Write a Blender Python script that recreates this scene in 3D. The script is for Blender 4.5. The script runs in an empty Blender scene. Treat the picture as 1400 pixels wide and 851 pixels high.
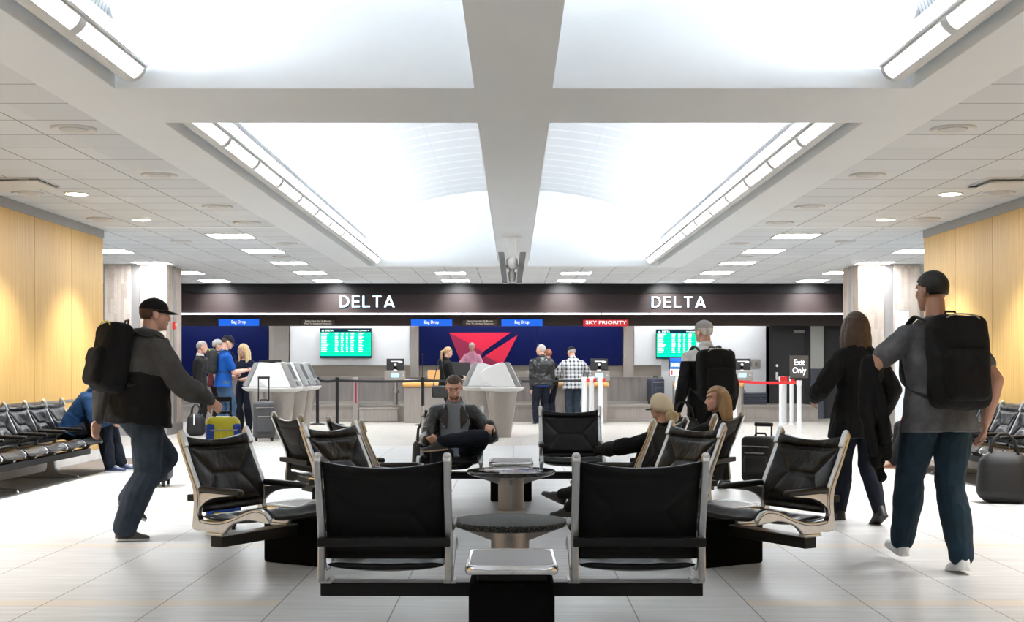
import bpy, bmesh, math, random
from mathutils import Vector, Matrix, Euler, noise
C = bpy.context.scene.collection
random.seed(7)
PI = math.pi
V = Vector

# ------------------------------------------------------------------ helpers
def link_mesh(name, verts, faces, m=None, parent=None, smooth=False, mats=None, mi=None):
    me = bpy.data.meshes.new(name)
    me.from_pydata([tuple(v) for v in verts], [], faces)
    me.update()
    o = bpy.data.objects.new(name, me)
    C.objects.link(o)
    for x in (mats or ([m] if m else [])):
        me.materials.append(x)
    if mi:
        me.polygons.foreach_set('material_index', mi)
    if smooth:
        me.polygons.foreach_set('use_smooth', [True] * len(me.polygons))
    if parent is not None:
        o.parent = parent
    return o

class MB:
    """collects shapes, links them as ONE mesh"""
    def __init__(s):
        s.v, s.f, s.mi, s.cur = [], [], [], 0
    def add(s, vs, fs):
        n = len(s.v)
        s.v += [V(v) for v in vs]
        s.f += [tuple(i + n for i in f) for f in fs]
        s.mi += [s.cur] * len(fs)
        return s
    def box(s, x0, x1, y0, y1, z0, z1):
        vs = [(x0,y0,z0),(x1,y0,z0),(x1,y1,z0),(x0,y1,z0),(x0,y0,z1),(x1,y0,z1),(x1,y1,z1),(x0,y1,z1)]
        return s.add(vs, [(3,2,1,0),(4,5,6,7),(0,1,5,4),(1,2,6,5),(2,3,7,6),(3,0,4,7)])
    def hexa(s, b, t):
        """bottom quad b, top quad t (both ccw from above)"""
        return s.add(list(b) + list(t), [(3,2,1,0),(4,5,6,7),(0,1,5,4),(1,2,6,5),(2,3,7,6),(3,0,4,7)])
    def rbox(s, x0, x1, y0, y1, z0, z1, r=.02, seg=3):
        """box with all edges rounded"""
        bm = bmesh.new()
        bmesh.ops.create_cube(bm, size=1)
        for v in bm.verts:
            v.co = V(((x0+x1)/2 + v.co.x*(x1-x0), (y0+y1)/2 + v.co.y*(y1-y0), (z0+z1)/2 + v.co.z*(z1-z0)))
        r = min(r, .48*min(x1-x0, y1-y0, z1-z0))
        bmesh.ops.bevel(bm, geom=bm.edges[:], offset=r, segments=seg, profile=.5, affect='EDGES', clamp_overlap=True)
        return s.bm(bm)
    def bm(s, bm):
        bm.verts.index_update()
        s.add([v.co.copy() for v in bm.verts], [tuple(v.index for v in f.verts) for f in bm.faces])
        bm.free()
        return s
    def tube(s, pts, r, n=10, cap=True, r2=None):
        """tube along pts; r number or list; r2 gives the second axis radius"""
        pts = [V(p) for p in pts]
        rs = r if isinstance(r, (list, tuple)) else [r] * len(pts)
        vs, fs = [], []
        up = None
        for i, p in enumerate(pts):
            d = (pts[min(i+1, len(pts)-1)] - pts[max(i-1, 0)]).normalized()
            if up is None:
                up = V((0,0,1)) if abs(d.z) < .9 else V((0,1,0))
            a = d.cross(up).normalized(); b = a.cross(d).normalized(); up = b
            for k in range(n):
                t = 2*PI*k/n
                vs.append(p + a*math.cos(t)*rs[i] + b*math.sin(t)*(rs[i] if r2 is None else r2))
        for i in range(len(pts)-1):
            for k in range(n):
                fs.append((i*n+k, i*n+(k+1)%n, (i+1)*n+(k+1)%n, (i+1)*n+k))
        if cap:
            fs.append(tuple(range(n-1,-1,-1)))
            fs.append(tuple((len(pts)-1)*n+k for k in range(n)))
        return s.add(vs, fs)
    def lathe(s, prof, c=(0,0,0), n=32, sx=1, sy=1):
        c = V(c); vs, fs = [], []
        for r, z in prof:
            for k in range(n):
                t = 2*PI*k/n
                vs.append(c + V((r*sx*math.cos(t), r*sy*math.sin(t), z)))
        for i in range(len(prof)-1):
            for k in range(n):
                fs.append((i*n+k, i*n+(k+1)%n, (i+1)*n+(k+1)%n, (i+1)*n+k))
        fs.append(tuple(range(n-1,-1,-1)))
        fs.append(tuple((len(prof)-1)*n+k for k in range(n)))
        return s.add(vs, fs)
    def ell(s, c, r, M=None, nu=16, nv=10):
        c = V(c); vs, fs = [], []
        for j in range(1, nv):
            ph = PI*j/nv
            for k in range(nu):
                t = 2*PI*k/nu
                p = V((r[0]*math.sin(ph)*math.cos(t), r[1]*math.sin(ph)*math.sin(t), r[2]*math.cos(ph)))
                vs.append(c + (M @ p if M else p))
        top = len(vs); vs.append(c + ((M @ V((0,0,r[2]))) if M else V((0,0,r[2]))))
        bot = len(vs); vs.append(c - ((M @ V((0,0,r[2]))) if M else V((0,0,r[2]))))
        for j in range(nv-2):
            for k in range(nu):
                fs.append((j*nu+k, (j+1)*nu+k, (j+1)*nu+(k+1)%nu, j*nu+(k+1)%nu))
        for k in range(nu):
            fs.append((top, k, (k+1)%nu))
            fs.append((bot, (nv-2)*nu+(k+1)%nu, (nv-2)*nu+k))
        return s.add(vs, fs)
    def cap(s, p0, r0, p1, r1, n=12):
        """tapered capsule"""
        p0, p1 = V(p0), V(p1)
        d = p1 - p0; L = d.length
        if L < 1e-6:
            return s.ell(p0, (r0,r0,r0))
        d /= L
        pts, rs = [], []
        for k in range(4):
            t = PI/2*(1 - k/4)
            pts.append(p0 - d*r0*math.sin(t)); rs.append(max(r0*math.cos(t), r0*.05))
        pts.append(p0); rs.append(r0); pts.append(p1); rs.append(r1)
        for k in range(1, 5):
            t = PI/2*k/4
            pts.append(p1 + d*r1*math.sin(t)); rs.append(max(r1*math.cos(t), r1*.05))
        return s.tube(pts, rs, n=n)
    def loft(s, rings, close=True):
        """rings: equal-length lists of points"""
        n = len(rings[0]); vs = [p for r in rings for p in r]; fs = []
        for i in range(len(rings)-1):
            for k in range(n):
                fs.append((i*n+k, i*n+(k+1)%n, (i+1)*n+(k+1)%n, (i+1)*n+k))
        if close:
            fs.append(tuple(range(n-1,-1,-1))); fs.append(tuple((len(rings)-1)*n+k for k in range(n)))
        return s.add(vs, fs)
    def prism(s, poly, axis, a, b):
        """extrude a 2-D polygon along an axis; 'x': poly=(y,z), 'y': (x,z), 'z': (x,y)"""
        def P(p, t):
            return {'x': (t,p[0],p[1]), 'y': (p[0],t,p[1]), 'z': (p[0],p[1],t)}[axis]
        n = len(poly)
        return s.add([P(p,a) for p in poly] + [P(p,b) for p in poly],
                     [tuple(range(n-1,-1,-1)), tuple(range(n,2*n))] + [(i,(i+1)%n,n+(i+1)%n,n+i) for i in range(n)])
    def xf(s, M):
        s.v = [M @ v for v in s.v]
        return s
    def build(s, name, m=None, parent=None, smooth=False, mats=None, bevel=0, fix=True, angle=None):
        o = link_mesh(name, s.v, s.f, m, parent, smooth, mats, s.mi if mats else None)
        if fix:
            bm = bmesh.new(); bm.from_mesh(o.data)
            bmesh.ops.recalc_face_normals(bm, faces=bm.faces)
            bm.to_mesh(o.data); bm.free()
        if bevel:
            md = o.modifiers.new('bev', 'BEVEL'); md.width = bevel; md.segments = 2; md.limit_method = 'ANGLE'
            md.angle_limit = math.radians(35)
        if angle:
            o.data.set_sharp_from_angle(angle=math.radians(angle))
        return o

def tag(o, label=None, cat=None, group=None, kind=None):
    if label: o['label'] = label
    if cat: o['category'] = cat
    if group: o['group'] = group
    if kind: o['kind'] = kind
    return o
def empty(name, loc=(0,0,0), rz=0, label=None, cat=None, group=None):
    o = bpy.data.objects.new(name, None); C.objects.link(o)
    o.empty_display_size = .1
    o.location = loc; o.rotation_euler = (0,0,rz)
    return tag(o, label, cat, group)
KIDS = {}
def copy_tree(o, parent=None, label=None, loc=None, rz=None):
    c = o.copy(); C.objects.link(c)
    if parent is not None: c.parent = parent
    if label: c['label'] = label
    if loc is not None: c.location = loc
    if rz is not None: c.rotation_euler = (0,0,rz)
    for ch in [x for x in C.objects if x.parent == o]:
        copy_tree(ch, c)
    return c
def struct(o):
    o['kind'] = 'structure'
    return o

# ------------------------------------------------------------------ materials
def mat(name, col=(.8,.8,.8), rough=.5, metal=0, spec=None, emit=None, es=0, bump=0, bscale=60, var=0, vscale=8, coat=0, sheen=0, aniso=None):
    m = bpy.data.materials.new(name); m.use_nodes = True
    nt = m.node_tree; b = nt.nodes['Principled BSDF']
    b.inputs['Base Color'].default_value = (*col, 1)
    b.inputs['Roughness'].default_value = rough
    b.inputs['Metallic'].default_value = metal
    if spec is not None: b.inputs['Specular IOR Level'].default_value = spec
    if coat: b.inputs['Coat Weight'].default_value = coat; b.inputs['Coat Roughness'].default_value = .08
    if sheen: b.inputs['Sheen Weight'].default_value = sheen
    if emit:
        b.inputs['Emission Color'].default_value = (*emit, 1); b.inputs['Emission Strength'].default_value = es
    if bump or var or aniso:
        tc = nt.nodes.new('ShaderNodeTexCoord'); mp = nt.nodes.new('ShaderNodeMapping')
        nt.links.new(tc.outputs['Object'], mp.inputs['Vector'])
        if aniso: mp.inputs['Scale'].default_value = aniso
        if bump:
            n = nt.nodes.new('ShaderNodeTexNoise'); n.inputs['Scale'].default_value = bscale; n.inputs['Detail'].default_value = 4
            bp = nt.nodes.new('ShaderNodeBump'); bp.inputs['Strength'].default_value = bump; bp.inputs['Distance'].default_value = .01
            nt.links.new(mp.outputs[0], n.inputs['Vector']); nt.links.new(n.outputs['Fac'], bp.inputs['Height'])
            nt.links.new(bp.outputs[0], b.inputs['Normal'])
        if var:
            n = nt.nodes.new('ShaderNodeTexNoise'); n.inputs['Scale'].default_value = vscale; n.inputs['Detail'].default_value = 5
            r = nt.nodes.new('ShaderNodeMapRange'); r.inputs['From Min'].default_value = .25; r.inputs['From Max'].default_value = .75
            r.inputs['To Min'].default_value = 1 - var; r.inputs['To Max'].default_value = 1 + var
            mx = nt.nodes.new('ShaderNodeVectorMath'); mx.operation = 'SCALE'; mx.inputs[0].default_value = col
            nt.links.new(mp.outputs[0], n.inputs['Vector']); nt.links.new(n.outputs['Fac'], r.inputs['Value'])
            nt.links.new(r.outputs[0], mx.inputs['Scale']); nt.links.new(mx.outputs[0], b.inputs['Base Color'])
    return m

class NT:
    """terse node-graph writer"""
    def __init__(s, m):
        s.t = m.node_tree; s.b = s.t.nodes['Principled BSDF']
    def n(s, kind, **kw):
        x = s.t.nodes.new('ShaderNode' + kind)
        for k, v in kw.items(): setattr(x, k, v)
        return x
    def put(s, sock, v):
        if hasattr(v, 'is_output'): s.t.links.new(v, sock)
        else: sock.default_value = v
    def math(s, op, a, b=0.0, c=None):
        x = s.n('Math', operation=op); s.put(x.inputs[0], a); s.put(x.inputs[1], b)
        if c is not None: s.put(x.inputs[2], c)
        return x.outputs[0]
    def mix(s, f, a, b):
        x = s.n('Mix', data_type='RGBA')
        s.put(x.inputs['Factor'], f); s.put(x.inputs[6], a if hasattr(a,'is_output') else (*a,1)); s.put(x.inputs[7], b if hasattr(b,'is_output') else (*b,1))
        return x.outputs[2]
    def pos(s, kind='Object'):
        x = s.n('TexCoord'); y = s.n('SeparateXYZ'); s.t.links.new(x.outputs[kind], y.inputs[0])
        return x.outputs[kind], y.outputs[0], y.outputs[1], y.outputs[2]
    def noise(s, vec, scale, detail=3, w=None):
        x = s.n('TexNoise'); s.put(x.inputs['Vector'], vec); x.inputs['Scale'].default_value = scale; x.inputs['Detail'].default_value = detail
        return x.outputs['Fac']
    def scale(s, vec, sc):
        x = s.n('Mapping'); s.put(x.inputs['Vector'], vec); x.inputs['Scale'].default_value = sc
        return x.outputs[0]
    def line(s, coord, period, width, off=0.0):
        """1 on a thin line repeating every period"""
        f = s.math('FRACT', s.math('DIVIDE', s.math('ADD', coord, -off + period*1000), period))
        d = s.math('ABSOLUTE', s.math('SUBTRACT', f, .5))
        return s.math('GREATER_THAN', d, .5 - width/period/2)
    def rng(s, v, a, b, c, d):
        x = s.n('MapRange'); s.put(x.inputs['Value'], v)
        for k, q in zip(('From Min','From Max','To Min','To Max'), (a,b,c,d)): x.inputs[k].default_value = q
        return x.outputs[0]
    def bump(s, h, strength=.3, dist=.01):
        x = s.n('Bump'); x.inputs['Strength'].default_value = strength; x.inputs['Distance'].default_value = dist
        s.put(x.inputs['Height'], h); s.t.links.new(x.outputs[0], s.b.inputs['Normal'])
    def col(s, c): s.put(s.b.inputs['Base Color'], c)

M = {}
def mk(key, *a, **k):
    M[key] = mat(key, *a, **k); return M[key]

# setting
m = mk('floor_tile', (.62,.62,.60), .22, spec=.2); g = NT(m)
o_, x, y, z = g.pos()
row = g.math('FLOOR', g.math('DIVIDE', g.math('ADD', y, -.156), .3067)); colm = g.math('FLOOR', g.math('DIVIDE', x, .613))
wn = g.n('TexWhiteNoise', noise_dimensions='2D'); cv = g.n('CombineXYZ'); g.put(cv.inputs[0], row); g.put(cv.inputs[1], colm); g.put(wn.inputs['Vector'], cv.outputs[0])
st = g.noise(g.scale(o_, (1.1, 26, 1)), 1.6, 5); st2 = g.noise(g.scale(o_, (.5, 60, 1)), 2.2, 3)
cc = g.mix(g.rng(st, .3,.72,0,1), (.40,.405,.405), (.66,.665,.66))
cc = g.mix(g.math('MULTIPLY', g.rng(st2, .52,.75,0,1), .3), cc, (.35,.35,.345))
cc = g.mix(g.rng(wn.outputs[0], 0,1,0,.16), cc, (.50,.49,.47))
# tan inlay strips: on some rows, half a tile deep, only left and right of the middle
half = g.math('FRACT', g.math('DIVIDE', g.math('ADD', y, -.156), .3067))
r7 = g.math('FRACT', g.math('DIVIDE', g.math('ADD', row, 70.05), 7.0))
on = g.math('MULTIPLY', g.math('LESS_THAN', r7, .1), g.math('LESS_THAN', half, .52))
on = g.math('MULTIPLY', on, g.math('GREATER_THAN', g.math('ABSOLUTE', g.math('ADD', x, .0)), 1.226))
cc = g.mix(g.math('MULTIPLY', on, .8), cc, (.58,.51,.41))
ln = g.math('MAXIMUM', g.line(x, .613, .0075), g.math('MULTIPLY', g.line(y, .3067, .005, .156), .45))
cc = g.mix(g.math('MULTIPLY', ln, .85), cc, (.10,.097,.094)); g.col(cc)
g.put(g.b.inputs['Roughness'], g.rng(st, .2,.8,.30,.44))
g.bump(g.math('MULTIPLY', ln, -1.0), .2, .002)
m = mk('floor_mosaic', (.5,.46,.41), .4, spec=.2); g = NT(m); o_, x, y, z = g.pos()
a = g.noise(g.scale(o_, (9,3,1)), 3, 4); cc = g.mix(g.rng(a,.3,.7,0,1), (.38,.35,.31), (.55,.515,.47))
ln = g.math('MAXIMUM', g.line(y,.305,.012), g.line(x,.11,.007)); cc = g.mix(g.math('MULTIPLY', ln,.30), cc, (.3,.27,.23)); g.col(cc)
m = mk('carpet_brown', (.17,.145,.125), .95, bump=.4, bscale=300, var=.15, vscale=30)
m = mk('gypsum', (.70,.725,.745), .7, spec=.2, var=.015, vscale=1.5)
m = mk('vault_panel', (.86,.87,.88), .6, spec=.2); g = NT(m); o_, x, y, z = g.pos()
dots = g.math('MAXIMUM', g.line(y, .06, .022), 0.0); band = g.line(y, .62, .12)
p = g.noise(o_, .8, 2); f = g.math('MULTIPLY', g.math('MULTIPLY', dots, g.math('SUBTRACT', 1.0, band)), .8)
seam = g.math('LESS_THAN', g.math('ABSOLUTE', g.math('SUBTRACT', g.math('ABSOLUTE', x), 1.18)), .012)
cc = g.mix(f, (.52,.53,.545), (.27,.285,.31)); cc = g.mix(g.math('MULTIPLY', seam, .5), cc, (.4,.42,.45)); g.col(cc)
m = mk('ceiling_tile', (.66,.66,.655), .85, spec=.15); g = NT(m); o_, x, y, z = g.pos()
i = g.n('TexWhiteNoise', noise_dimensions='2D'); cv = g.n('CombineXYZ')
ax = g.math('ABSOLUTE', x)
g.put(cv.inputs[0], g.math('FLOOR', g.math('DIVIDE', g.math('ADD', x, -3.13+61), .61))); g.put(cv.inputs[1], g.math('FLOOR', g.math('DIVIDE', g.math('ADD', y, -8.357+60.8), .608))); g.put(i.inputs['Vector'], cv.outputs[0])
sp = g.noise(o_, 90, 3)
cc = g.mix(g.rng(i.outputs[0],0,1,0,1), (.585,.61,.635), (.64,.665,.69)); cc = g.mix(g.math('MULTIPLY', g.rng(sp,.55,.75,0,1), .12), cc, (.4,.4,.4))
ln = g.math('MAXIMUM', g.line(ax, .61, .016, 3.13), g.line(y, .608, .017, 8.357)); cc = g.mix(g.math('MULTIPLY', ln, .8), cc, (.2,.2,.2)); g.col(cc)
g.bump(g.math('MULTIPLY', ln, -1.0), .4, .004)
m = mk('maple', (.70,.50,.27), .42, spec=.22); g = NT(m); o_, x, y, z = g.pos()
a = g.noise(g.scale(o_, (1, 14, .5)), 2.5, 5); b_ = g.noise(g.scale(o_, (1, 60, 1.2)), 2, 3)
cc = g.mix(g.rng(a,.3,.7,0,1), (.50,.30,.088), (.60,.395,.135)); cc = g.mix(g.math('MULTIPLY', g.rng(b_,.5,.75,0,1), .25), cc, (.42,.27,.11)); g.col(cc)
mk('alu_trim', (.55,.56,.57), .35, .9)
mk('grey_reveal', (.30,.30,.29), .6)
mk('stone_base', (.62,.61,.59), .4, var=.08, vscale=6)
m = mk('board_concrete', (.5,.42,.36), .8, bump=.5, bscale=40); g = NT(m); o_, x, y, z = g.pos()
br = g.n('TexBrick'); g.put(br.inputs['Vector'], g.scale(o_, (1,1,1)))
s_ = g.math('ADD', x, y); cvb = g.n('CombineXYZ'); g.put(cvb.inputs[0], z); g.put(cvb.inputs[1], s_); g.put(br.inputs['Vector'], cvb.outputs[0])
br.inputs['Scale'].default_value = 1; br.inputs['Brick Width'].default_value = .55; br.inputs['Row Height'].default_value = .06; br.inputs['Mortar Size'].default_value = .002
br.inputs['Color1'].default_value = (.50,.42,.355,1); br.inputs['Color2'].default_value = (.30,.23,.18,1); br.inputs['Mortar'].default_value = (.33,.27,.23,1)
pit = g.noise(g.scale(o_, (30,30,9)), 2.2, 5); big = g.noise(o_, 1.6, 3)
cc = g.mix(g.rng(pit,.58,.66,0,.75), br.outputs['Color'], (.24,.19,.16)); cc = g.mix(g.rng(big,.35,.65,0,.45), cc, (.58,.52,.47)); g.col(cc)
mk('column_strip', (.33,.31,.30), .45, .5)
m = mk('fascia_brown', (.02,.013,.012), .6, spec=.2); g = NT(m); o_, x, y, z = g.pos()
a = g.noise(g.scale(o_, (2,1,12)), 2, 4); cc = g.mix(a, (.013,.0075,.0072), (.020,.0125,.012)); cc = g.mix(g.math('MULTIPLY', g.line(x, 2.42, .025, .3), .8), cc, (.012,.009,.009)); g.col(cc)
mk('fascia_black', (.005,.005,.0055), .6, spec=.2)
mk('header_brown', (.035,.021,.017), .5, var=.2, vscale=3)
mk('dark_slot', (.02,.018,.018), .8)
mk('white_wall', (.74,.76,.78), .5)
mk('navy_wall', (.002,.006,.060), .5, spec=.1)
m = mk('brushed_steel', (.37,.34,.315), .36, .85, aniso=(60,60,.8), bump=.06, bscale=6, var=.10, vscale=2)
mk('steel_panel', (.34,.305,.28), .42, .6, aniso=(8,8,.6), var=.12, vscale=3)
mk('dark_steel', (.27,.245,.235), .38, .7, aniso=(5,5,.6), var=.18, vscale=2)
mk('taupe', (.30,.265,.225), .5, .2)
mk('door_black', (.018,.017,.018), .4); mk('door_frame', (.012,.012,.013), .5)
mk('wall_light', (.55,.55,.52), .6); mk('wall_slate', (.075,.085,.105), .55); mk('side_wall', (.55,.53,.50), .7)
# lights
def emis(key, c, s, base=.3): return mk(key, (base,base,base), .5, spec=.1, emit=c, es=s)
emis('lens', (.96,.98,1), .2); emis('tube', (.89,.95,1), 12.5); emis('panel_lamp', (.93,.965,1), 6.5); emis('down_lamp', (1,.95,.86), 14)
emis('strip_lamp', (.93,.96,1), .7); emis('sign_white', (.9,.97,1), .32); emis('sign_glow', (.05,.45,.75), .35)
mk('fixture', (.55,.55,.54), .45); mk('fixture_white', (.78,.78,.77), .5); mk('vent_grey', (.60,.60,.59), .6); mk('vent_dark', (.50,.50,.495), .7)
# things
m = mk('cast_alu', (.50,.50,.495), .29, 1, var=.10, vscale=22)
mk('chrome', (.78,.77,.76), .14, 1)
m = mk('leather', (.0042,.0042,.0048), .30, spec=.22, bump=.05, bscale=220); 
mk('leather_arm', (.006,.006,.0065), .36, spec=.45)
mk('back_cloth', (.0032,.0032,.0037), .6, spec=.2, bump=.2, bscale=200)
mk('black_metal', (.005,.005,.0055), .5, spec=.3); mk('black_carpet', (.003,.003,.003), .95, spec=.1, bump=.9, bscale=260)
mk('tray_top', (.20,.19,.18), .38, .4, aniso=(2,40,1), var=.06, vscale=4)
m = mk('granite', (.03,.03,.028), .05, spec=.65); GR = m; g = NT(m); o_, x, y, z = g.pos()
v1 = g.noise(o_, 110, 4); v2 = g.noise(o_, 40, 3); cc = g.mix(g.rng(v1,.5,.68,0,1), (.012,.013,.013), (.125,.12,.105)); cc = g.mix(g.rng(v2,.55,.75,0,.4), cc, (.06,.055,.045)); g.col(cc)
mk('granite_edge', (.018,.018,.018), .25)
m2 = GR.copy(); m2.name = 'granite_matte'; m2.node_tree.nodes['Principled BSDF'].inputs['Roughness'].default_value = .55; m2.node_tree.nodes['Principled BSDF'].inputs['Specular IOR Level'].default_value = .12; M['granite_matte'] = m2  # rougher, less specular copy of the granite for the near table
mk('kiosk_white', (.74,.74,.735), .32); mk('kiosk_grey', (.34,.34,.34), .35, .4); mk('kiosk_shelf', (.68,.68,.665), .3)
m = mk('wood_top', (.62,.33,.10), .3, var=.18, vscale=5, aniso=(1,8,8))
mk('black_plastic', (.012,.012,.013), .4); mk('wall_wash', (.3,.3,.3), .5, emit=(.96,.98,1), es=8); mk('grey_plastic', (.16,.165,.17), .45); mk('white_plastic', (.72,.72,.71), .4)
mk('pole_white', (.70,.71,.72), .35); mk('belt_red', (.62,.01,.012), .5); mk('belt_black', (.012,.012,.014), .6)
emis('lcd_blue', (.25,.55,.9), .15)
emis('scr_green', (.0,.66,.34), .26, .0); emis('scr_green2', (.0,.46,.22), .26, .0); emis('scr_dark', (.0,.05,.06), .25, .0); emis('scr_navy', (.0,.015,.03), .25, .0); emis('scr_white', (.7,1,.88), .26, .0)
mk('sign_blue', (.004,.09,.48), .4, emit=(.003,.09,.55), es=.15); mk('sign_red', (.52,.02,.025), .4, emit=(.6,.02,.03), es=.07); mk('text_white', (.85,.85,.86), .5, emit=(1,1,1), es=.12); mk('text_cream', (.85,.81,.72), .5, emit=(.85,.8,.7), es=.06)  # text_cream: slight glow added to lift the dim notice lettering
mk('logo_red', (.62,.006,.045), .35); mk('logo_dark', (.24,.006,.045), .35); mk('sign_brown', (.062,.05,.042), .5)
mk('cardboard', (.55,.31,.11), .7); mk('paper', (.8,.8,.78), .7)
mk('case_grey', (.06,.062,.068), .6, var=.1, vscale=30); mk('case_red', (.26,.006,.014), .5); mk('case_yellow', (.60,.53,.012), .4); mk('case_blue', (.01,.055,.33), .5); mk('case_black', (.006,.006,.007), .6, bump=.2, bscale=150); mk('case_navy', (.018,.022,.035), .55)
mk('rubber', (.01,.01,.01), .7)
# ------------------------------------------------------------------ the hall
ZC = 3.094            # ceiling height
XW = 5.58             # panelled side walls
YN, YF = -5.4, 31.2   # ends of the hall
def slab(name, m, *boxes):
    b = MB()
    for x in boxes: b.box(*x)
    return struct(b.build(name, m))
slab('floor', M['floor_tile'], (-15,15,YN,20,-.1,0))
slab('floor_rear', M['floor_mosaic'], (-15,15,20,YF,-.1,0))
slab('carpet_strip_left_floor', M['carpet_brown'], (-XW,-4.86,YN,17.3,0,.004))
slab('carpet_strip_right_floor', M['carpet_brown'], (4.86,XW,YN,17.3,0,.004))
# ceiling: gypsum soffit with four openings (coffers), tiled strips, rear tiled field
CX0, CX1 = .26, 2.655
CY = [(YN+.4, 8.47), (9.66, 23.4)]
T = ZC + .06
slab('ceiling', M['gypsum'], (-3.13,-CX1,YN,23.6,ZC,T), (CX1,3.13,YN,23.6,ZC,T), (-CX1,CX1,YN,CY[0][0],ZC,T),
     (-CX1,CX1,CY[0][1],CY[1][0],ZC,T), (-CX1,CX1,CY[1][1],23.6,ZC,T), (-XW,-3.13,16.8,17.0,ZC,T), (3.13,XW,16.8,17.0,ZC,T), (-CX0,CX0,CY[0][0],CY[0][1],ZC,T+.35), (-CX0,CX0,CY[1][0],CY[1][1],ZC,T+.35))
slab('ceiling_tiles_left', M['ceiling_tile'], (-XW-.3,-3.13,YN,16.8,ZC+.004,T))
slab('ceiling_tiles_right', M['ceiling_tile'], (3.13,XW+.3,YN,16.8,ZC+.004,T))
slab('ceiling_tiles_rear', M['ceiling_tile'], (-15,-3.13,17.0,YF,ZC+.004,T), (3.13,15,17.0,YF,ZC+.004,T), (-3.13,3.13,23.6,YF,ZC+.004,T))
# barrel vault above the openings
b = MB(); n = 40; zs, ry = 3.50, 1.0
for (y0, y1) in CY:
    arc = []
    for i in range(n+1):
        t = PI*i/n
        arc.append((-(CX1+.06)*math.cos(t), zs + ry*math.sin(t)))
    outer = [(x*1.03, z+.05) for x, z in arc]
    vs = [(x,y0,z) for x,z in arc] + [(x,y1,z) for x,z in arc]
    b.add(vs, [(i+1, i, n+1+i, n+2+i) for i in range(n)])
struct(b.build('ceiling_vault', M['vault_panel'], smooth=True, fix=False))
b = MB()
for (y0, y1) in CY:
    for yy in (y0, y1):      # lunettes closing the vault ends
        arc = [(-(CX1+.06)*math.cos(PI*i/n), zs + ry*math.sin(PI*i/n)) for i in range(n+1)]
        poly = [(CX1+.06, ZC+.004)] + [(-(CX1+.06), ZC+.004)] + arc
        s_ = .03 if yy == y1 else -.03
        b.prism(poly, 'y', yy-s_*.1, yy+s_)
    for sx in (-1, 1):
        xs = sorted((sx*(CX1-.003), sx*(CX1+.07)))
        b.box(xs[0], xs[1], y0-.002, y1+.002, ZC+.002, zs+.04)
        xs = sorted((sx*CX0*.96, sx*CX0*1.0))
struct(b.build('ceiling_coffer_sides', M['gypsum']))
b = MB(); 
for (y0,y1) in CY[1:]:
    for sx in (-1,1):
        xs = sorted((sx*(CX0+.012), sx*(CX0+.03))); b.box(xs[0], xs[1], y0+.02, y1-.02, ZC+.10, ZC+.13)
struct(b.build('trim_1', M['vent_grey']))
# side walls: maple panels on a stone base
def side_wall(sx, nm):
    b = MB(); ed = 17.25; pw = 1.235
    xs = sorted((sx*XW, sx*(XW+.25)))
    g = MB(); 
    y = ed
    while y > YN:
        y0 = max(y-pw+.012, YN)
        xa = sorted((sx*(XW-.018), sx*XW))
        b.box(xa[0], xa[1], y0, y, .83, 2.985); b.box(xa[0], xa[1], y0, y, .145, .80)
        y -= pw
    w = b.build('wall_%s_panels' % nm, M['maple']); struct(w)
    bw = MB(); bw.box(xs[0], xs[1], YN, ed, 0, 3.0); struct(bw.build('wall_' + nm, M['alu_trim']))
    c = MB(); xa = sorted((sx*(XW-.012), sx*(XW-.03))); 
    c.box(*sorted((sx*(XW-.024), sx*XW)), YN, ed+.002, .805, .825); struct(c.build('trim_2' if sx<0 else 'trim_3', M['alu_trim']))
    c = MB(); c.box(*sorted((sx*(XW-.03), sx*(XW+.25))), YN, ed+.004, 2.985, ZC); struct(c.build('trim_4' if sx<0 else 'trim_5', M['grey_reveal']))
    c = MB(); c.box(*sorted((sx*(XW-.022), sx*XW)), YN, ed+.003, 0, .14); struct(c.build('baseboard_' + nm, M['stone_base']))
side_wall(-1, 'left'); side_wall(1, 'right')
slab('wall_front', M['side_wall'], (-15,15,YN-.2,YN,0,ZC))
slab('wall_far_left', M['side_wall'], (-15.2,-15,YN,YF,0,ZC)); slab('wall_far_right', M['side_wall'], (15,15.2,YN,YF,0,ZC))
# columns
def column(cx, nm):
    hx, y0, y1 = .565, 23.0, 24.05
    b = MB(); st = MB(); sw = .075
    for x0, x1 in ((cx-hx, cx-sw), (cx+sw, cx+hx)): b.box(x0, x1, y0, y1, 0, ZC)
    b.box(cx-sw, cx+sw, y0+.03, y1-.03, 0, ZC)
    struct(b.build('column_' + nm, M['board_concrete'], bevel=.015))
    st.box(cx-sw+.002, cx+sw-.002, y0+.006, y0+.028, .2, ZC)
    sx = 1 if cx < 0 else -1
    st.box(*sorted((cx+sx*hx, cx+sx*(hx+.012))), 23.45, 23.6, .2, ZC)
    st.box(cx-hx-.02, cx+hx+.02, y0-.02, y1+.02, 0, .2)
    struct(st.build('column_trim_' + nm, M['column_strip']))
column(-6.835, 'left'); column(6.79, 'right')
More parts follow.
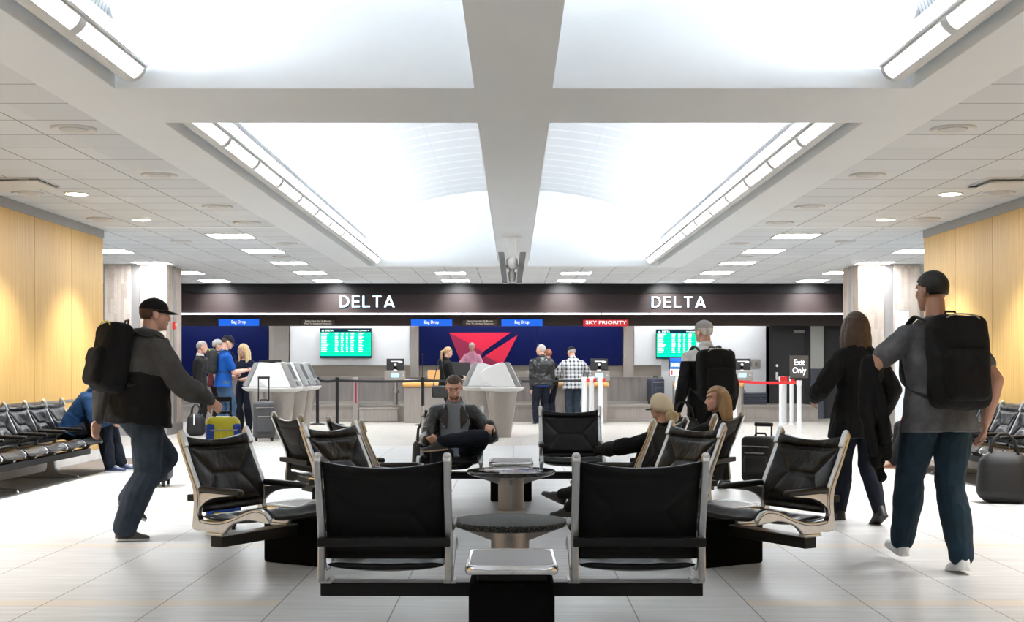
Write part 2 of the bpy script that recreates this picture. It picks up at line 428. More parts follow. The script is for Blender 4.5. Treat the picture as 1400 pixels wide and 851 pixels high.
# ------------------------------------------------------------------ ticket-counter wall
slab('wall_fascia', M['fascia_brown'], (-9,9,28.2,28.5,2.425,2.875))
slab('trim_6', M['fascia_black'], (-9,9,28.16,28.5,2.875,ZC), (-9,9,28.14,28.24,2.405,2.425))
slab('trim_7', M['dark_slot'], (-9,9,28.5,31.0,2.52,2.56), (-9,9,29.6,29.7,2.44,2.56))
slab('trim_8', M['header_brown'], (-9,9,29.4,29.6,2.19,2.45))
slab('wall_rear', M['taupe'], (-9,9,31.0,31.2,0,2.6))
slab('wall_rear_side', M['side_wall'], (-15,-9,28.2,31.2,0,ZC), (9,15,28.2,31.2,0,ZC))
zw = 1.275
slab('wall_rear_white', M['white_wall'], (-5.43,-2.52,30.93,31.0,zw,2.5), (2.93,3.6,30.93,31.0,zw,2.5), (3.6,6.13,30.9,31.0,.2,2.5))
slab('wall_rear_navy', M['navy_wall'], (-8.6,-5.95,30.92,31.0,.95,2.5), (-2.29,.58,30.92,31.0,zw,2.5), (.586,2.66,30.92,31.0,zw,2.5))
slab('wall_rear_steel', M['brushed_steel'], (-5.93,-5.45,30.88,31.0,.9,2.5), (-2.51,-2.30,30.9,31.0,.95,2.5), (2.67,2.92,30.9,31.0,.95,2.5))
slab('trim_9', M['dark_steel'], (-8.6,3.6,30.7,31.0,.40,1.0)); 
slab('trim_10', M['brushed_steel'], (-8.6,3.6,30.6,30.72,.35,.42), (-8.6,3.6,30.66,30.72,.985,1.0))
slab('trim_11', M['steel_panel'], (-8.6,6.9,28.85,30.6,0,.36)); 
slab('trim_12', M['brushed_steel'], (-8.6,6.9,28.8,28.86,.335,.385), (-8.6,6.9,28.82,28.86,0,.06))
def pdoor(n, x0, x1, y):
    b = MB(); b.box(x0,x1,y,y+.05,.01,2.13); d = struct(b.build('door_%d' % n, M['door_black']))
    f = MB(); f.box(x0-.09,x0,y-.04,y+.1,0,2.2); f.box(x1,x1+.09,y-.04,y+.1,0,2.2); f.box(x0,x1,y-.04,y+.1,2.13,2.2); f.build('door_frame', M['door_frame'], d)
    h = MB(); hx = x0+.1
    h.rbox(hx-.035,hx+.035,y-.02,y,.92,1.12,.01); h.tube([(hx,y-.02,1.0),(hx,y-.06,1.0),(hx+.13,y-.06,1.0)], .011); h.tube([(hx,y-.002,1.27),(hx,y-.03,1.27)], .032, n=14)
    h.build('door_handle', M['chrome'], d)
    c = MB(); c.rbox(x1-.28,x1-.02,y-.07,y,2.05,2.12,.008); c.build('door_closer', M['steel_panel'], d)
pdoor(1, 6.22, 7.0, 30.55)
pdoor(2, 7.5, 8.4, 30.55)
slab('wall_rear_dark', M['door_frame'], (6.13,6.22,30.5,31.0,0,2.5),(7.09,7.12,30.5,31,0,2.5),(6.13,9,30.62,31.0,0,2.5))
slab('wall_rear_pier', M['wall_light'], (7.12,7.42,30.45,31.0,1.2,2.5)); slab('wall_rear_pier_base', M['wall_slate'], (7.12,7.42,30.45,31.0,0,1.2))
# ------------------------------------------------------------------ ceiling fittings
def coffer_light(sx, y0, y1, label):
    """half-round trough along the outer edge of a coffer, glowing lenses facing the hall, bare tubes on top washing the vault"""
    cx, cz, r = sx*2.535, 3.235, .105
    root = empty('coffer_light', (cx, (y0+y1)/2, cz), 0, label, 'ceiling light', 'coffer trough lights'); hy = (y1-y0)/2 - .05
    h = MB(); n = 14; rings = []
    # opaque shell: outer lower quarter; lens: inner lower quarter
    def arc(a0, a1, rr): return [(-sx*rr*math.cos(a0+(a1-a0)*i/n), rr*math.sin(a0+(a1-a0)*i/n)) for i in range(n+1)]
    full = arc(PI, 2*PI, r); inn = arc(2*PI, PI, r*.86)
    a_split = PI*1.62
    outer = arc(PI*2.0, a_split, r)       # away from the hall
    poly = arc(PI*1.0, a_split, r) + arc(a_split, PI*1.0, r*.88)
    h.prism(poly, 'y', -hy, hy)
    for s_ in (-1, 1): h.prism(arc(PI, 2*PI, r*1.01), 'y', s_*hy-.006, s_*hy+.006)
    nl = 11; L = 2*hy/nl
    for k in range(nl+1): h.prism(arc(a_split, 2*PI, r*1.015) + arc(2*PI, a_split, r*.9), 'y', -hy+k*L-.05 if k else -hy, -hy+k*L+.05 if k<nl else hy)
    h.prism(arc(1.92*PI, 2*PI, r*1.01)+arc(2*PI,1.92*PI,r*.9), 'y', -hy, hy)
    h.prism([(-sx*(r*1.0), -.012), (-sx*(r*1.0), .004), (-sx*(r*1.13), .004), (-sx*(r*1.13), -.012)], 'y', -hy, hy)
    h.build('housing', M['fixture'], root)
    for k in range(nl):
        q = MB(); q.prism(arc(a_split, 1.93*PI, r) + arc(1.93*PI, a_split, r*.9), 'y', -hy+k*L+.045, -hy+(k+1)*L-.045); q.build('lens', M['lens'], root)
    t = MB()
    for k in range(nl): t.tube([(0, -hy+k*L+.05, .0), (0, -hy+(k+1)*L-.05, .0)], .018, n=8)
    t.build('tube_lamp', M['tube'], root)
    return root
# arcs above run from the wall side (PI) under the trough (3/2 PI) to the hall side (2 PI): mirrored through -sx
for sx, w in ((-1,'left'), (1,'right')):
    coffer_light(sx, CY[1][0], CY[1][1], 'long lit trough light in the %s far ceiling coffer' % w)
    coffer_light(sx, CY[0][0], CY[0][1], 'long lit trough light in the %s near ceiling coffer, cut off by the picture edge' % w)
def panel_light(x, y, label):
    r = empty('panel_light', (x, y, ZC), 0, label, 'ceiling light', 'square ceiling light panels')
    f = MB()
    for a in ((-.305,.305,-.305,-.285),(-.305,.305,.285,.305),(-.305,-.285,-.285,.285),(.285,.305,-.285,.285)): f.box(*a, -.012, .004)
    f.build('frame', M['fixture_white'], r)
    d = MB(); d.box(-.285,.285,-.285,.285,-.006,.003); d.build('diffuser', M['panel_lamp'], r)
ords = ['nearest', 'second nearest', 'middle', 'second farthest', 'farthest']
for sx, w in ((-1,'left'), (1,'right')):
    for k in range(5):
        panel_light(sx*3.985, 17.95+2.34*k, '%s square light panel in the inner row over the %s side of the hall' % (ords[k], w))
    for k in range(1, 5):
        panel_light(sx*6.42, 17.95+2.34*k, '%s square light panel in the outer row above the %s stone column' % (ords[k] if k > 1 else 'front', w))
    for k in (0, 1):
        panel_light(sx*1.235, 25.05+2.2*k, '%s square light panel close to the middle, %s of the hanging speakers' % (('front','rear')[k], w))
def disc(kind, x, y, r, label):
    q = empty(kind, (x, y, ZC), 0, label, 'ceiling light' if kind == 'downlight' else 'ceiling speaker', 'recessed downlights' if kind == 'downlight' else 'round ceiling speakers')
    a = MB()
    if kind == 'downlight':
        a.lathe([(r*.8,.004),(r*.8,-.008),(r*.95,-.014),(r,-.006),(r,.004)]); a.build('trim_ring', M['fixture_white'], q, True, angle=40)
        a = MB(); a.lathe([(r*.79,-.004),(r*.79,.004)]); a.build('lamp', M['down_lamp'], q)
    else:
        a.lathe([(r*.62,.004),(r*.62,-.004),(r*.95,-.016),(r,-.008),(r,.004)]); a.build('trim_ring', M['ceiling_tile'] if 0 else M['vent_grey'], q, True, angle=40)
        a = MB(); a.lathe([(r*.61,.004),(r*.61,-.010),(r*.3,-.013)]); a.build('grille', M['vent_dark'] if r < .2 else M['vent_grey'], q, True, angle=40)
for sx, w in ((-1,'left'), (1,'right')):
    for k, y in enumerate((9.9, 12.3, 14.7, 16.35)):
        disc('ceiling_speaker', sx*3.42, y, .175, '%s round white ceiling speaker beside the %s soffit' % (('nearest','second','third','farthest')[k], w))
    for k, y in enumerate((13.6, 15.97)):
        disc('downlight', sx*4.67, y, .13, '%s lit round downlight near the %s maple wall' % (('nearer','farther')[k], w))
        disc('ceiling_speaker', sx*5.17, y-.05, .165, '%s flat round ceiling speaker tight against the %s maple wall' % (('nearer','farther')[k], w))
    for k, (px, y) in enumerate(((3.4, 19.1), (3.9,21.4), (4.9, 18.8))):
        disc('ceiling_speaker', sx*px, y, .15, '%s round grey ceiling disc between the light panels on the %s' % (('front inner','rear','front outer')[k], w))
def air_vent(sx, w):
    q = empty('air_vent', (sx*4.955, 12.75, ZC), 0, 'grey rectangular air vent hanging slightly open beside the %s downlight' % w, 'air vent', 'ceiling air vents')
    f = MB(); f.box(-.31,.31,-.3,.3,-.012,.004); f.build('frame', M['vent_grey'], q)
    g_ = MB(); g_.hexa([(-.28,-.27,-.05),(.28,-.27,-.03),(.28,.27,-.03),(-.28,.27,-.06)], [(-.28,-.27,-.035),(.28,-.27,-.015),(.28,.27,-.015),(-.28,.27,-.045)]); g_.build('flap', M['vent_grey'], q)
    d = MB(); d.box(.2,.3,-.29,.29,-.014,-.011); d.box(-.3,-.2,.2,.29,-.016,-.012); d.build('gap', M['dark_slot'], q)  # flat dark strips painted in for the shade inside the open gaps
air_vent(-1,'left'); air_vent(1,'right')
# hanging speaker pair on the centre beam
q = empty('speaker_cluster', (-.02, 18.2, ZC), 0, 'white post with two dark speakers hanging under the centre ceiling beam', 'speaker')
a = MB(); a.rbox(-.06,.06,-.06,.06,-.30,0,.01); a.box(-.13,.13,-.1,.1,-.012,0); a.build('post', M['white_plastic'], q)
a = MB(); a.ell((0,-.02,-.36),(.085,.085,.095)); a.build('ball_camera', M['white_plastic'], q, True)
a = MB(); a.tube([(-.1,0,-.42),(.1,0,-.42)], .03); a.tube([(0,0,-.3),(0,0,-.5)], .035); a.tube([(0,0,-.5),(0,-.0,-.64)],[.06,.045]); a.build('bracket', M['fixture'], q, True, angle=40)
for s_ in (-1,1):
    a = MB(); a.hexa([(s_*.10-.035,-.13,-.66),(s_*.10+.035,-.13,-.66),(s_*.10+.035,.13,-.66),(s_*.10-.035,.13,-.66)],
                     [(s_*.155-.045,-.13,-.22),(s_*.155+.045,-.13,-.22),(s_*.155+.045,.13,-.22),(s_*.155-.045,.13,-.22)])
    a.build('speaker', M['grey_plastic'], q, bevel=.012)
# actual beams of the recessed downlights (scallops on the maple walls)
def spot(x, y, e, ang=100, c=(.98,.985,1)):
    l = bpy.data.lights.new('downlight_beam', 'SPOT'); l.energy = e; l.spot_size = math.radians(ang); l.spot_blend = .6; l.color = c; l.shadow_soft_size = .09
    o = bpy.data.objects.new('downlight_beam', l); C.objects.link(o); o.location = (x, y, ZC-.02)
for sx in (-1,1):
    for y in (13.6, 15.97, 11.2, 8.8, 6.4, 4.0, 1.6): spot(sx*4.67, y, 70)
# fascia washers: small lamps above the fascia panels
for x in (-6.5,-3.9,-1.2,1.07,3.3,6.5):
    l = bpy.data.lights.new('fascia_lamp', 'SPOT'); l.energy = 30; l.spot_size = math.radians(75); l.spot_blend = 1; l.shadow_soft_size = .05
    o = bpy.data.objects.new('fascia_lamp', l); C.objects.link(o); o.location = (x, 27.45, 3.05); o.rotation_euler = (math.radians(60),0,0)

# slim wall-wash lamps hidden above the recessed header, lighting the counter wall
for x0, x1, l in ((-5.4,-2.6,'left white wall'), (-2.2,2.6,'navy wall with the emblem'), (2.95,6.0,'right white wall'), (-8.5,-6.0,'far left navy wall')):
    q = empty('wall_washer', ((x0+x1)/2, 30.2, 2.50), 0, 'slim hidden wash lamp above the header over the ' + l, 'ceiling light', 'wall wash lamps')
    b = MB(); b.box(-(x1-x0)/2, (x1-x0)/2, -.05, .05, -.0, .03); b.build('housing', M['fixture'], q)
    b = MB(); b.tube([(-(x1-x0)/2+.05, 0, -.02), ((x1-x0)/2-.05, 0, -.02)], .018, n=8); b.build('tube_lamp', M['wall_wash'], q)
# ------------------------------------------------------------------ sling seating
def smooth_path(pts, k=6):
    """Catmull-Rom through 2-D points"""
    out = []
    P = [pts[0]] + list(pts) + [pts[-1]]
    for i in range(1, len(P)-2):
        for j in range(k):
            t = j/k; t2, t3 = t*t, t*t*t
            out.append(tuple(.5*((2*P[i][d]) + (-P[i-1][d]+P[i+1][d])*t + (2*P[i-1][d]-5*P[i][d]+4*P[i+1][d]-P[i+2][d])*t2 + (-P[i-1][d]+3*P[i][d]-3*P[i+1][d]+P[i+2][d])*t3) for d in range(2)))
    out.append(tuple(pts[-1])); return out
FRONT_EDGE = smooth_path([(-.292,.838),(-.262,.755),(-.222,.665),(-.178,.577),(-.150,.508),(-.143,.45),(-.150,.39)], 5)
SEAT_TOP = smooth_path([(-.150,.345),(-.06,.338),(.03,.345),(.13,.375),(.22,.412),(.295,.428),(.350,.415),(.388,.375)], 5)
UNDER = smooth_path([(.378,.350),(.330,.352),(.25,.362),(.17,.352),(.10,.325),(.055,.285)], 5)
REAR = smooth_path([(-.205,.30),(-.196,.38),(-.192,.46),(-.205,.535),(-.245,.63),(-.288,.73),(-.330,.832)], 5)
FRAME_POLY = FRONT_EDGE + [(-.152,.365)] + SEAT_TOP + UNDER + [(.035,.263),(-.075,.263),(-.095,.283),(-.15,.278),(-.195,.283)] + REAR + [(-.315,.855),(-.300,.855)]
def frame_mesh():
    b = MB(); b.prism(FRAME_POLY, 'x', -.016, .016)
    b.tube([(0,-.262,.765),(0,-.298,.838),(0,-.308,.858),(0,-.312,.866)], [.017,.0205,.0185,.009], n=14)   # rounded post tip
    b.rbox(-.030,.030,-.085,.045,.259,.276,.006)                                     # foot clamp on the beam
    return b
def strip_mesh():
    """thin dark gasket line along the front edge of the casting, both faces"""
    b = MB(); pts = [(u-.011, z) for u, z in FRONT_EDGE] + [(u, z-.013) for u, z in SEAT_TOP[1:-1]]; n = len(pts); vs = []
    for i, p in enumerate(pts):
        q0, q1 = pts[max(i-1,0)], pts[min(i+1,n-1)]; d = (q1[0]-q0[0], q1[1]-q0[1]); l = math.hypot(*d); nx, nz = d[1]/l*.004, -d[0]/l*.004
        vs += [(-.0170,p[0],p[1]), (.0170,p[0],p[1]), (.0170,p[0]+nx,p[1]+nz), (-.0170,p[0]+nx,p[1]+nz)]
    fs = [(0,1,2,3), (4*n-1,4*n-2,4*n-3,4*n-4)]
    for i in range(n-1):
        for k in range(4): fs.append((4*i+k, 4*i+(k+1)%4, 4*i+4+(k+1)%4, 4*i+4+k))
    b.add(vs, fs)
    return b
def arm_bracket():
    b = MB(); top = smooth_path([(-.165,.475),(-.135,.497),(-.06,.502),(.06,.502),(.13,.505)], 4); bot = smooth_path([(.13,.497),(.05,.488),(-.03,.478),(-.10,.452),(-.15,.41),(-.168,.38)], 4)
    b.prism(top + bot, 'x', -.011, .011); return b
def arm_pad():
    b = MB(); b.rbox(-.027,.027,-.150,.165,.503,.541,.016,4)
    for i, v in enumerate(b.v):
        t = (v.y+.15)/.315
        b.v[i] = V((v.x*(1.0+.12*math.sin(PI*t)), v.y, v.z - .010*t*t + .006*math.sin(PI*t)))
    return b
def segd(p, a, b):
    ax, ay = a; bx, by = b; dx, dy = bx-ax, by-ay
    t = max(0, min(1, ((p[0]-ax)*dx + (p[1]-ay)*dy)/(dx*dx+dy*dy)))
    return math.hypot(p[0]-ax-t*dx, p[1]-ay-t*dy)
def back_mesh(w=.264, nx=64, ny=56, s=None):
    """leather sling: seams form an envelope pattern round a short horizontal seam"""
    path = [( -.290,.828), (-.262,.755),(-.222,.665),(-.178,.577),(-.150,.508),(-.143,.45),(-.150,.385)]
    pts = smooth_path(path, 12)
    L = [0]
    for a, b in zip(pts, pts[1:]): L.append(L[-1] + math.dist(a, b))
    def at(t):
        q = t*L[-1]
        for i in range(len(pts)-1):
            if L[i+1] >= q: break
        f = (q-L[i])/max(L[i+1]-L[i], 1e-9)
        p = (pts[i][0]+(pts[i+1][0]-pts[i][0])*f, pts[i][1]+(pts[i+1][1]-pts[i][1])*f)
        d = (pts[i+1][0]-pts[i][0], pts[i+1][1]-pts[i][1]); l = math.hypot(*d)
        return p, (-d[1]/l, d[0]/l)
    seams = [((-.42,.53),(.42,.53)), ((-1,.17),(-.42,.53)), ((1,.17),(.42,.53)), ((-.42,.53),(-.93,.92)), ((.42,.53),(.93,.92)), ((-1,.15),(1,.15)), ((-1,.93),(1,.93))]
    F, B = [], []
    for j in range(ny+1):
        t = j/ny; (u, z), (nu, nz) = at(t)
        for i in range(nx+1):
            a = 2*i/nx - 1
            d = min(segd((a, t*1.6), (p[0], p[1]*1.6), (q[0], q[1]*1.6)) for p, q in seams)
            puff = .017*(1 - math.exp(-(d/.055)**1.3)); edge = math.sqrt(max(0, 1 - a**8))
            if t < .15: puff += .007*math.sin(PI*t/.15)
            if t > .93: puff += .008*math.sin(PI*(t-.93)/.07)
            hollow = -.030*(1-a*a)*math.sin(PI*min(1, t*1.05))**.7
            sag = -.030*(1-a*a)*max(0, 1-t*4)
            wr = .004*noise.noise(V((a*3, t*7, 1.7))) + .002*noise.noise(V((a*9, t*16, 4.7)))
            o = puff*edge + wr + hollow
            F.append(V((a*w, u + nu*0 + o, z + sag + nz*0)))
            ob = -(.010 + .45*puff)*edge + hollow
            B.append(V((a*w, u + ob - .004, z + sag)))
    n = (nx+1)*(ny+1); fs = []
    for j in range(ny):
        for i in range(nx):
            k = j*(nx+1)+i
            fs.append((k, k+1, k+nx+2, k+nx+1)); fs.append((n+k, n+k+nx+1, n+k+nx+2, n+k+1))
    for i in range(nx):
        fs.append((i, n+i, n+i+1, i+1)); k = ny*(nx+1)+i; fs.append((k, k+1, n+k+1, n+k))
    for j in range(ny):
        k = j*(nx+1); fs.append((k, k+nx+1, n+k+nx+1, n+k)); k += nx; fs.append((k, n+k, n+k+nx+1, k+nx+1))
    b = MB(); b.add(F+B, fs); return b, len(F), nx*ny
def seat_mesh(w=.264, nx=36, ny=32):
    path = smooth_path([(-.155,.362),(-.06,.348),(.03,.350),(.13,.378),(.22,.412),(.295,.430),(.350,.420),(.392,.380)], 10)
    seams = [((-.40,.45),(.40,.45)), ((-1,.0),(-.40,.45)), ((1,.0),(.40,.45)), ((-.40,.45),(-1,.9)), ((.40,.45),(1,.9)), ((-1,.9),(1,.9))]
    F, B = [], []
    for j in range(ny+1):
        t = j/ny; q = t*(len(path)-1); i0 = min(int(q), len(path)-2); f = q-i0
        u = path[i0][0]+(path[i0+1][0]-path[i0][0])*f; z = path[i0][1]+(path[i0+1][1]-path[i0][1])*f
        for i in range(nx+1):
            a = 2*i/nx-1
            d = min(segd((a, t*1.4), (p[0], p[1]*1.4), (r[0], r[1]*1.4)) for p, r in seams)
            puff = .010*(1-math.exp(-(d/.10)**2)); edge = math.sqrt(max(0, 1-a**8))
            sag = -.032*(1-a*a)*(.35+.65*math.sin(PI*t)); wr = .003*noise.noise(V((a*4, t*5, 9)))
            F.append(V((a*w, u, z + puff*edge + sag + wr)))
            B.append(V((a*w, u-.004, z - .016*edge + sag)))
    n = (nx+1)*(ny+1); fs = []
    for j in range(ny):
        for i in range(nx):
            k = j*(nx+1)+i
            fs.append((k, k+nx+1, k+nx+2, k+1)); fs.append((n+k, n+k+1, n+k+nx+2, n+k+nx+1))
    for i in range(nx):
        fs.append((i, i+1, n+i+1, n+i)); k = ny*(nx+1)+i; fs.append((k, n+k, n+k+1, k+1))
    for j in range(ny):
        k = j*(nx+1); fs.append((k, n+k, n+k+nx+1, k+nx+1)); k += nx; fs.append((k, k+nx+1, n+k+nx+1, n+k))
    b = MB(); b.add(F+B, fs); return b
def seat_parts(root, frames, bays, arms=True):
    """frames: x of the cast side frames, bays: x centres of the seats"""
    kit = KIDS
    for x in frames:
        if 'frame' not in kit:
            o = frame_mesh().build('side_frame', M['cast_alu'], root, bevel=.007); kit['frame'] = o
            a = arm_bracket().build('arm_bracket', M['cast_alu'], o, bevel=.004); kit['bracket'] = a
            p = arm_pad().build('arm_pad', M['leather_arm'], o, True); kit['pad'] = p
            p = strip_mesh().build('gasket', M['black_metal'], o); kit['gasket'] = p
            o.location.x = x
        else:
            o = kit['frame'].copy(); C.objects.link(o); o.parent = root; o.location.x = x
            for key in ('bracket', 'pad', 'gasket'):
                q = kit[key].copy(); C.objects.link(q); q.parent = o
    for x in bays:
        if 'back' not in kit:
            b, nF, nf = back_mesh(); mi = []
            for i, f in enumerate(b.f): mi.append(1 if (i < 2*nf and i % 2 == 1) else 0)
            b.mi = mi
            o = b.build('backrest', None, root, True, mats=[M['leather'], M['back_cloth']]); kit['back'] = o
            s_ = seat_mesh().build('seat', M['leather'], root, True); kit['seat'] = s_
            c = MB(); c.rbox(-.292,.292,-.250,-.200,.447,.487,.006); c = c.build('cross_bar', M['black_metal'], root); kit['bar'] = c
            for q in (o, s_, c): q.location.x = x
        else:
            for key in ('back', 'seat', 'bar'):
                q = kit[key].copy(); C.objects.link(q); q.parent = root; q.location.x = x
def tandem(loc, rz, label):
    r = empty('sling_bench', (*loc, 0), rz, label, 'bench', 'two-seat sling benches round the granite tables')
    if 'tandem' in KIDS:
        for ch in [x for x in C.objects if x.parent == KIDS['tandem']]: copy_tree(ch, r)
        return r
    KIDS['tandem'] = r
    seat_parts(r, (-.845,-.281,.281,.845), (-.563,.563))
    b = MB(); b.rbox(-.872,.872,-.045,.045,.194,.256,.006); b.build('beam', M['black_metal'], r)
    b = MB(); b.box(-.868,.868,-.040,.040,.256,.261); b.build('beam_plate', M['column_strip'], r)
    b = MB(); b.rbox(-.190,.190,-.245,.245,.0,.283,.02); b.build('pedestal', M['black_carpet'], r)
    b = MB(); b.rbox(-.155,.155,-.20,.20,.283,.330,.01); b.build('pedestal_neck', M['black_metal'], r)
    # tray: dished metal top in a polished rounded rim
    def rr(w, d, rad, z, n=6):
        out = []
        for cx, cy, a0 in ((w-rad,d-rad,0),(-(w-rad),d-rad,PI/2),(-(w-rad),-(d-rad),PI),(w-rad,-(d-rad),1.5*PI)):
            for i in range(n+1): out.append(V((cx+rad*math.cos(a0+PI/2*i/n), cy+rad*math.sin(a0+PI/2*i/n), z)))
        return out
    t = MB(); t.loft([rr(.186,.253,.03,.335), rr(.188,.255,.03,.364)]); tp = t.build('tray_top', M['tray_top'], r)
    t = MB(); rings = []
    for k in range(9):
        a = -PI*.75 + PI*1.5*k/8
        rings.append(rr(.193+.014*math.cos(a), .262+.014*math.cos(a), .045, .347+.023*math.sin(a)))
    t.loft(rings, close=False); t.add(rr(.185,.252,.03,.327), [tuple(range(27,-1,-1))]); t.build('tray_rim', M['chrome'], r, True, angle=60)
    return r
D2 = math.radians
tandem((-.008,5.84), 0, 'black two-seat sling bench nearest the front, seen from behind, empty with chrome tray')
tandem((-1.285,8.13), D2(-120), 'black two-seat sling bench on the left facing the front, empty, beside the capped walker')
tandem((1.275,8.08), D2(120), 'black two-seat sling bench on the right facing the front, empty, beside the coated woman')
tandem((-1.296,10.07), D2(-58), 'black two-seat sling bench turned towards the check-in kiosks, seen from behind, left and empty')
tandem((1.205,10.09), D2(58), 'black two-seat sling bench on which the two blonde women sit')
tandem((-.022,11.92), PI, 'black two-seat sling bench facing the front with the man in leather jacket')
# ------------------------------------------------------------------ granite tables
def table(loc, r, zt, label, gm='granite'):
    q = empty('round_table', (*loc, 0), 0, label, 'table', 'round granite tables')
    a = MB(); a.lathe([(r*.90,zt-.042),(r*.965,zt-.034),(r*1.0,zt-.014),(r*1.0,zt-.006),(r*.985,zt-.001),(r*.97,zt)], n=72); o = a.build('tabletop', M[gm], q, True, angle=30)
    a = MB(); a.lathe([(.10,zt-.05),(.112,zt-.045),(.112,0.012),(.125,.006),(.125,0)], n=40); a.build('pedestal', M['brushed_steel'], q, True, angle=40)
    for k in range(4):
        a = MB(); an = PI/2*k; R = Matrix.Rotation(an, 4, 'Z')
        a.prism([(.10,zt-.043),(r*.80,zt-.043),(r*.80,zt-.06),(.10,zt-.125)], 'y', -.012, .012); a.xf(R); a.build('bracket', M['steel_panel'], q)
table((-.02,7.46), .335, .345, 'round speckled granite table nearest the front, between the two empty front chairs', 'granite_matte')
table((-.02,11.05), .385, .345, 'round polished granite table before the seated man, reflecting blue and red')
# ------------------------------------------------------------------ wall rows
def wall_row(x, y1, n, face, label, y_arm):
    """y1: rear frame; n seats towards the camera; face +1 looks to +x"""
    rz = -PI/2 if face > 0 else PI/2
    L = n*.58; r = empty('seat_row', (x, y1 - L/2, 0), rz, label, 'bench', 'beam seating rows along the maple walls')
    fr = [-L/2 + .58*k for k in range(n+1)]
    seat_parts(r, fr, [-L/2 + .58*(k+.5) for k in range(n)])
    b = MB(); b.rbox(-L/2-.03, L/2+.03, -.045,.045,.185,.256,.006); b.build('beam', M['black_metal'], r)
    end = fr[::3] if face < 0 else [fr[-1-3*k] for k in range((n//3)+1)]
    for x_ in end:
        t = MB(); t.prism([(-.04,.19),(-.05,.10),(-.09,.055),(-.30,.025),(-.31,.0),(.31,.0),(.30,.025),(.09,.055),(.05,.10),(.04,.19)], 'x', -.022, .022)
        o = t.build('leg', M['cast_alu'], r, bevel=.006); o.location.x = x_
    return r
# facing +x: local x runs to -y, so the rear frame is the lowest local x
wall_row(-5.17, 15.40, 8, 1, 'row of black sling seats along the left maple wall with man in blue hoodie', 0)
wall_row(5.17, 15.98, 8, -1, 'row of black sling seats along the right maple wall behind the walkers', 0)
# ------------------------------------------------------------------ check-in kiosks
def kiosk(x, y, rz, label):
    q = empty('check_in_kiosk', (x, y, 0), rz, label, 'kiosk', 'white self-service kiosks')
    if 'kiosk' in KIDS:
        for ch in [c for c in C.objects if c.parent == KIDS['kiosk']]: copy_tree(ch, q)
        return q
    KIDS['kiosk'] = q
    side = [(-.19,.885),(.24,.885),(.05,1.315),(-.02,1.318),(-.13,1.285),(-.27,1.225),(-.365,1.15),(-.385,1.08),(-.345,1.0),(-.25,.94)]
    b = MB(); b.prism(smooth_path(side[:3],1)+smooth_path(side[3:],5), 'x', -.25, .25); b.build('body', M['kiosk_white'], q, bevel=.02)
    b = MB(); b.prism([(.245,.892),(.335,.900),(.135,1.318),(.052,1.322)], 'x', -.235, .235); s_ = b.build('screen_housing', M['kiosk_grey'], q, bevel=.012)
    b = MB()
    def on(t, w, h): return V((w, .335-.2*t+h*.9, .90+.418*t+h*.43))
    b.add([on(.30,-.17,.003),on(.30,.17,.003),on(.92,.17,.003),on(.92,-.17,.003)], [(0,1,2,3)]); b.build('touch_screen', M['black_plastic'], s_)
    b = MB(); b.hexa([on(.02,-.15,.0),on(.02,.15,.0),on(.02,.15,.035),on(.02,-.15,.035)], [on(.2,-.15,.0),on(.2,.15,.0),on(.2,.15,.03),on(.2,-.15,.03)]); b.build('card_slot', M['grey_plastic'], s_, bevel=.006)
    b = MB(); b.lathe([(.02,.765),(.22,.785),(.35,.825),(.395,.868),(.39,.884),(.02,.886)], n=48, sx=.80, sy=1.0); b.build('shelf', M['kiosk_shelf'], q, True, angle=35)
    rings = []
    for k in range(9):
        t = k/8; z = .81*t; ry = .165+.115*t; rx = .14+.075*t; cy = -.01+.0*t
        rings.append([V((rx*abs(math.cos(2*PI*i/40))**.7*math.copysign(1, math.cos(2*PI*i/40)), cy+ry*abs(math.sin(2*PI*i/40))**.7*math.copysign(1, math.sin(2*PI*i/40)), z)) for i in range(40)])
    b = MB(); b.loft(rings); b.build('pedestal', M['brushed_steel'], q, True, angle=40)
    return q
kiosk(-.20, 22.45, -PI/2, 'white self-service kiosk facing right behind the seated man')
kiosk(-.60, 23.3, PI/2, 'white self-service kiosk facing left, back to back with the one behind the seated man')
kiosk(-4.03, 21.95, -PI/2, 'white self-service kiosk nearest in the left cluster, facing right beside grey suitcase')
kiosk(-4.03, 23.2, -PI/2, 'middle of three white kiosks in depth, facing right in the left cluster')
kiosk(-4.03, 24.1, -PI/2, 'rearmost of three white kiosks in depth, facing right in the left cluster')
kiosk(-4.42, 22.58, PI/2, 'white self-service kiosk facing left towards the blonde woman in navy')
# ------------------------------------------------------------------ text
def text_mesh(s, size, bold=0, spacing=1.0, ext=0.0, align='CENTER', lines=1.0):
    cu = bpy.data.curves.new('lettering', 'FONT'); cu.body = s; cu.size = size; cu.align_x = align; cu.align_y = 'CENTER'
    cu.offset = bold*size; cu.space_character = spacing; cu.extrude = ext; cu.space_line = lines; cu.resolution_u = 3
    o = bpy.data.objects.new('lettering', cu); C.objects.link(o)
    dg = bpy.context.evaluated_depsgraph_get(); me = bpy.data.meshes.new_from_object(o.evaluated_get(dg))
    bpy.data.objects.remove(o); bpy.data.curves.remove(cu); return me
def text(name, s, size, loc, m, parent=None, width=None, rz=0, **k):
    me = text_mesh(s, size, **k); me.materials.clear(); me.materials.append(m)
    xs = [v.co.x for v in me.vertices]; w = max(xs)-min(xs)
    if width: 
        f = width/w
        for v in me.vertices: v.co.x *= f
    o = bpy.data.objects.new(name, me); C.objects.link(o); o.parent = parent; o.location = loc; o.rotation_euler = (PI/2,0,rz)
    return o
def pxX(px, Y): return (px-702)*Y/1740
def pxZ(py, Y): return 1.24 - (py-502)*Y/1740
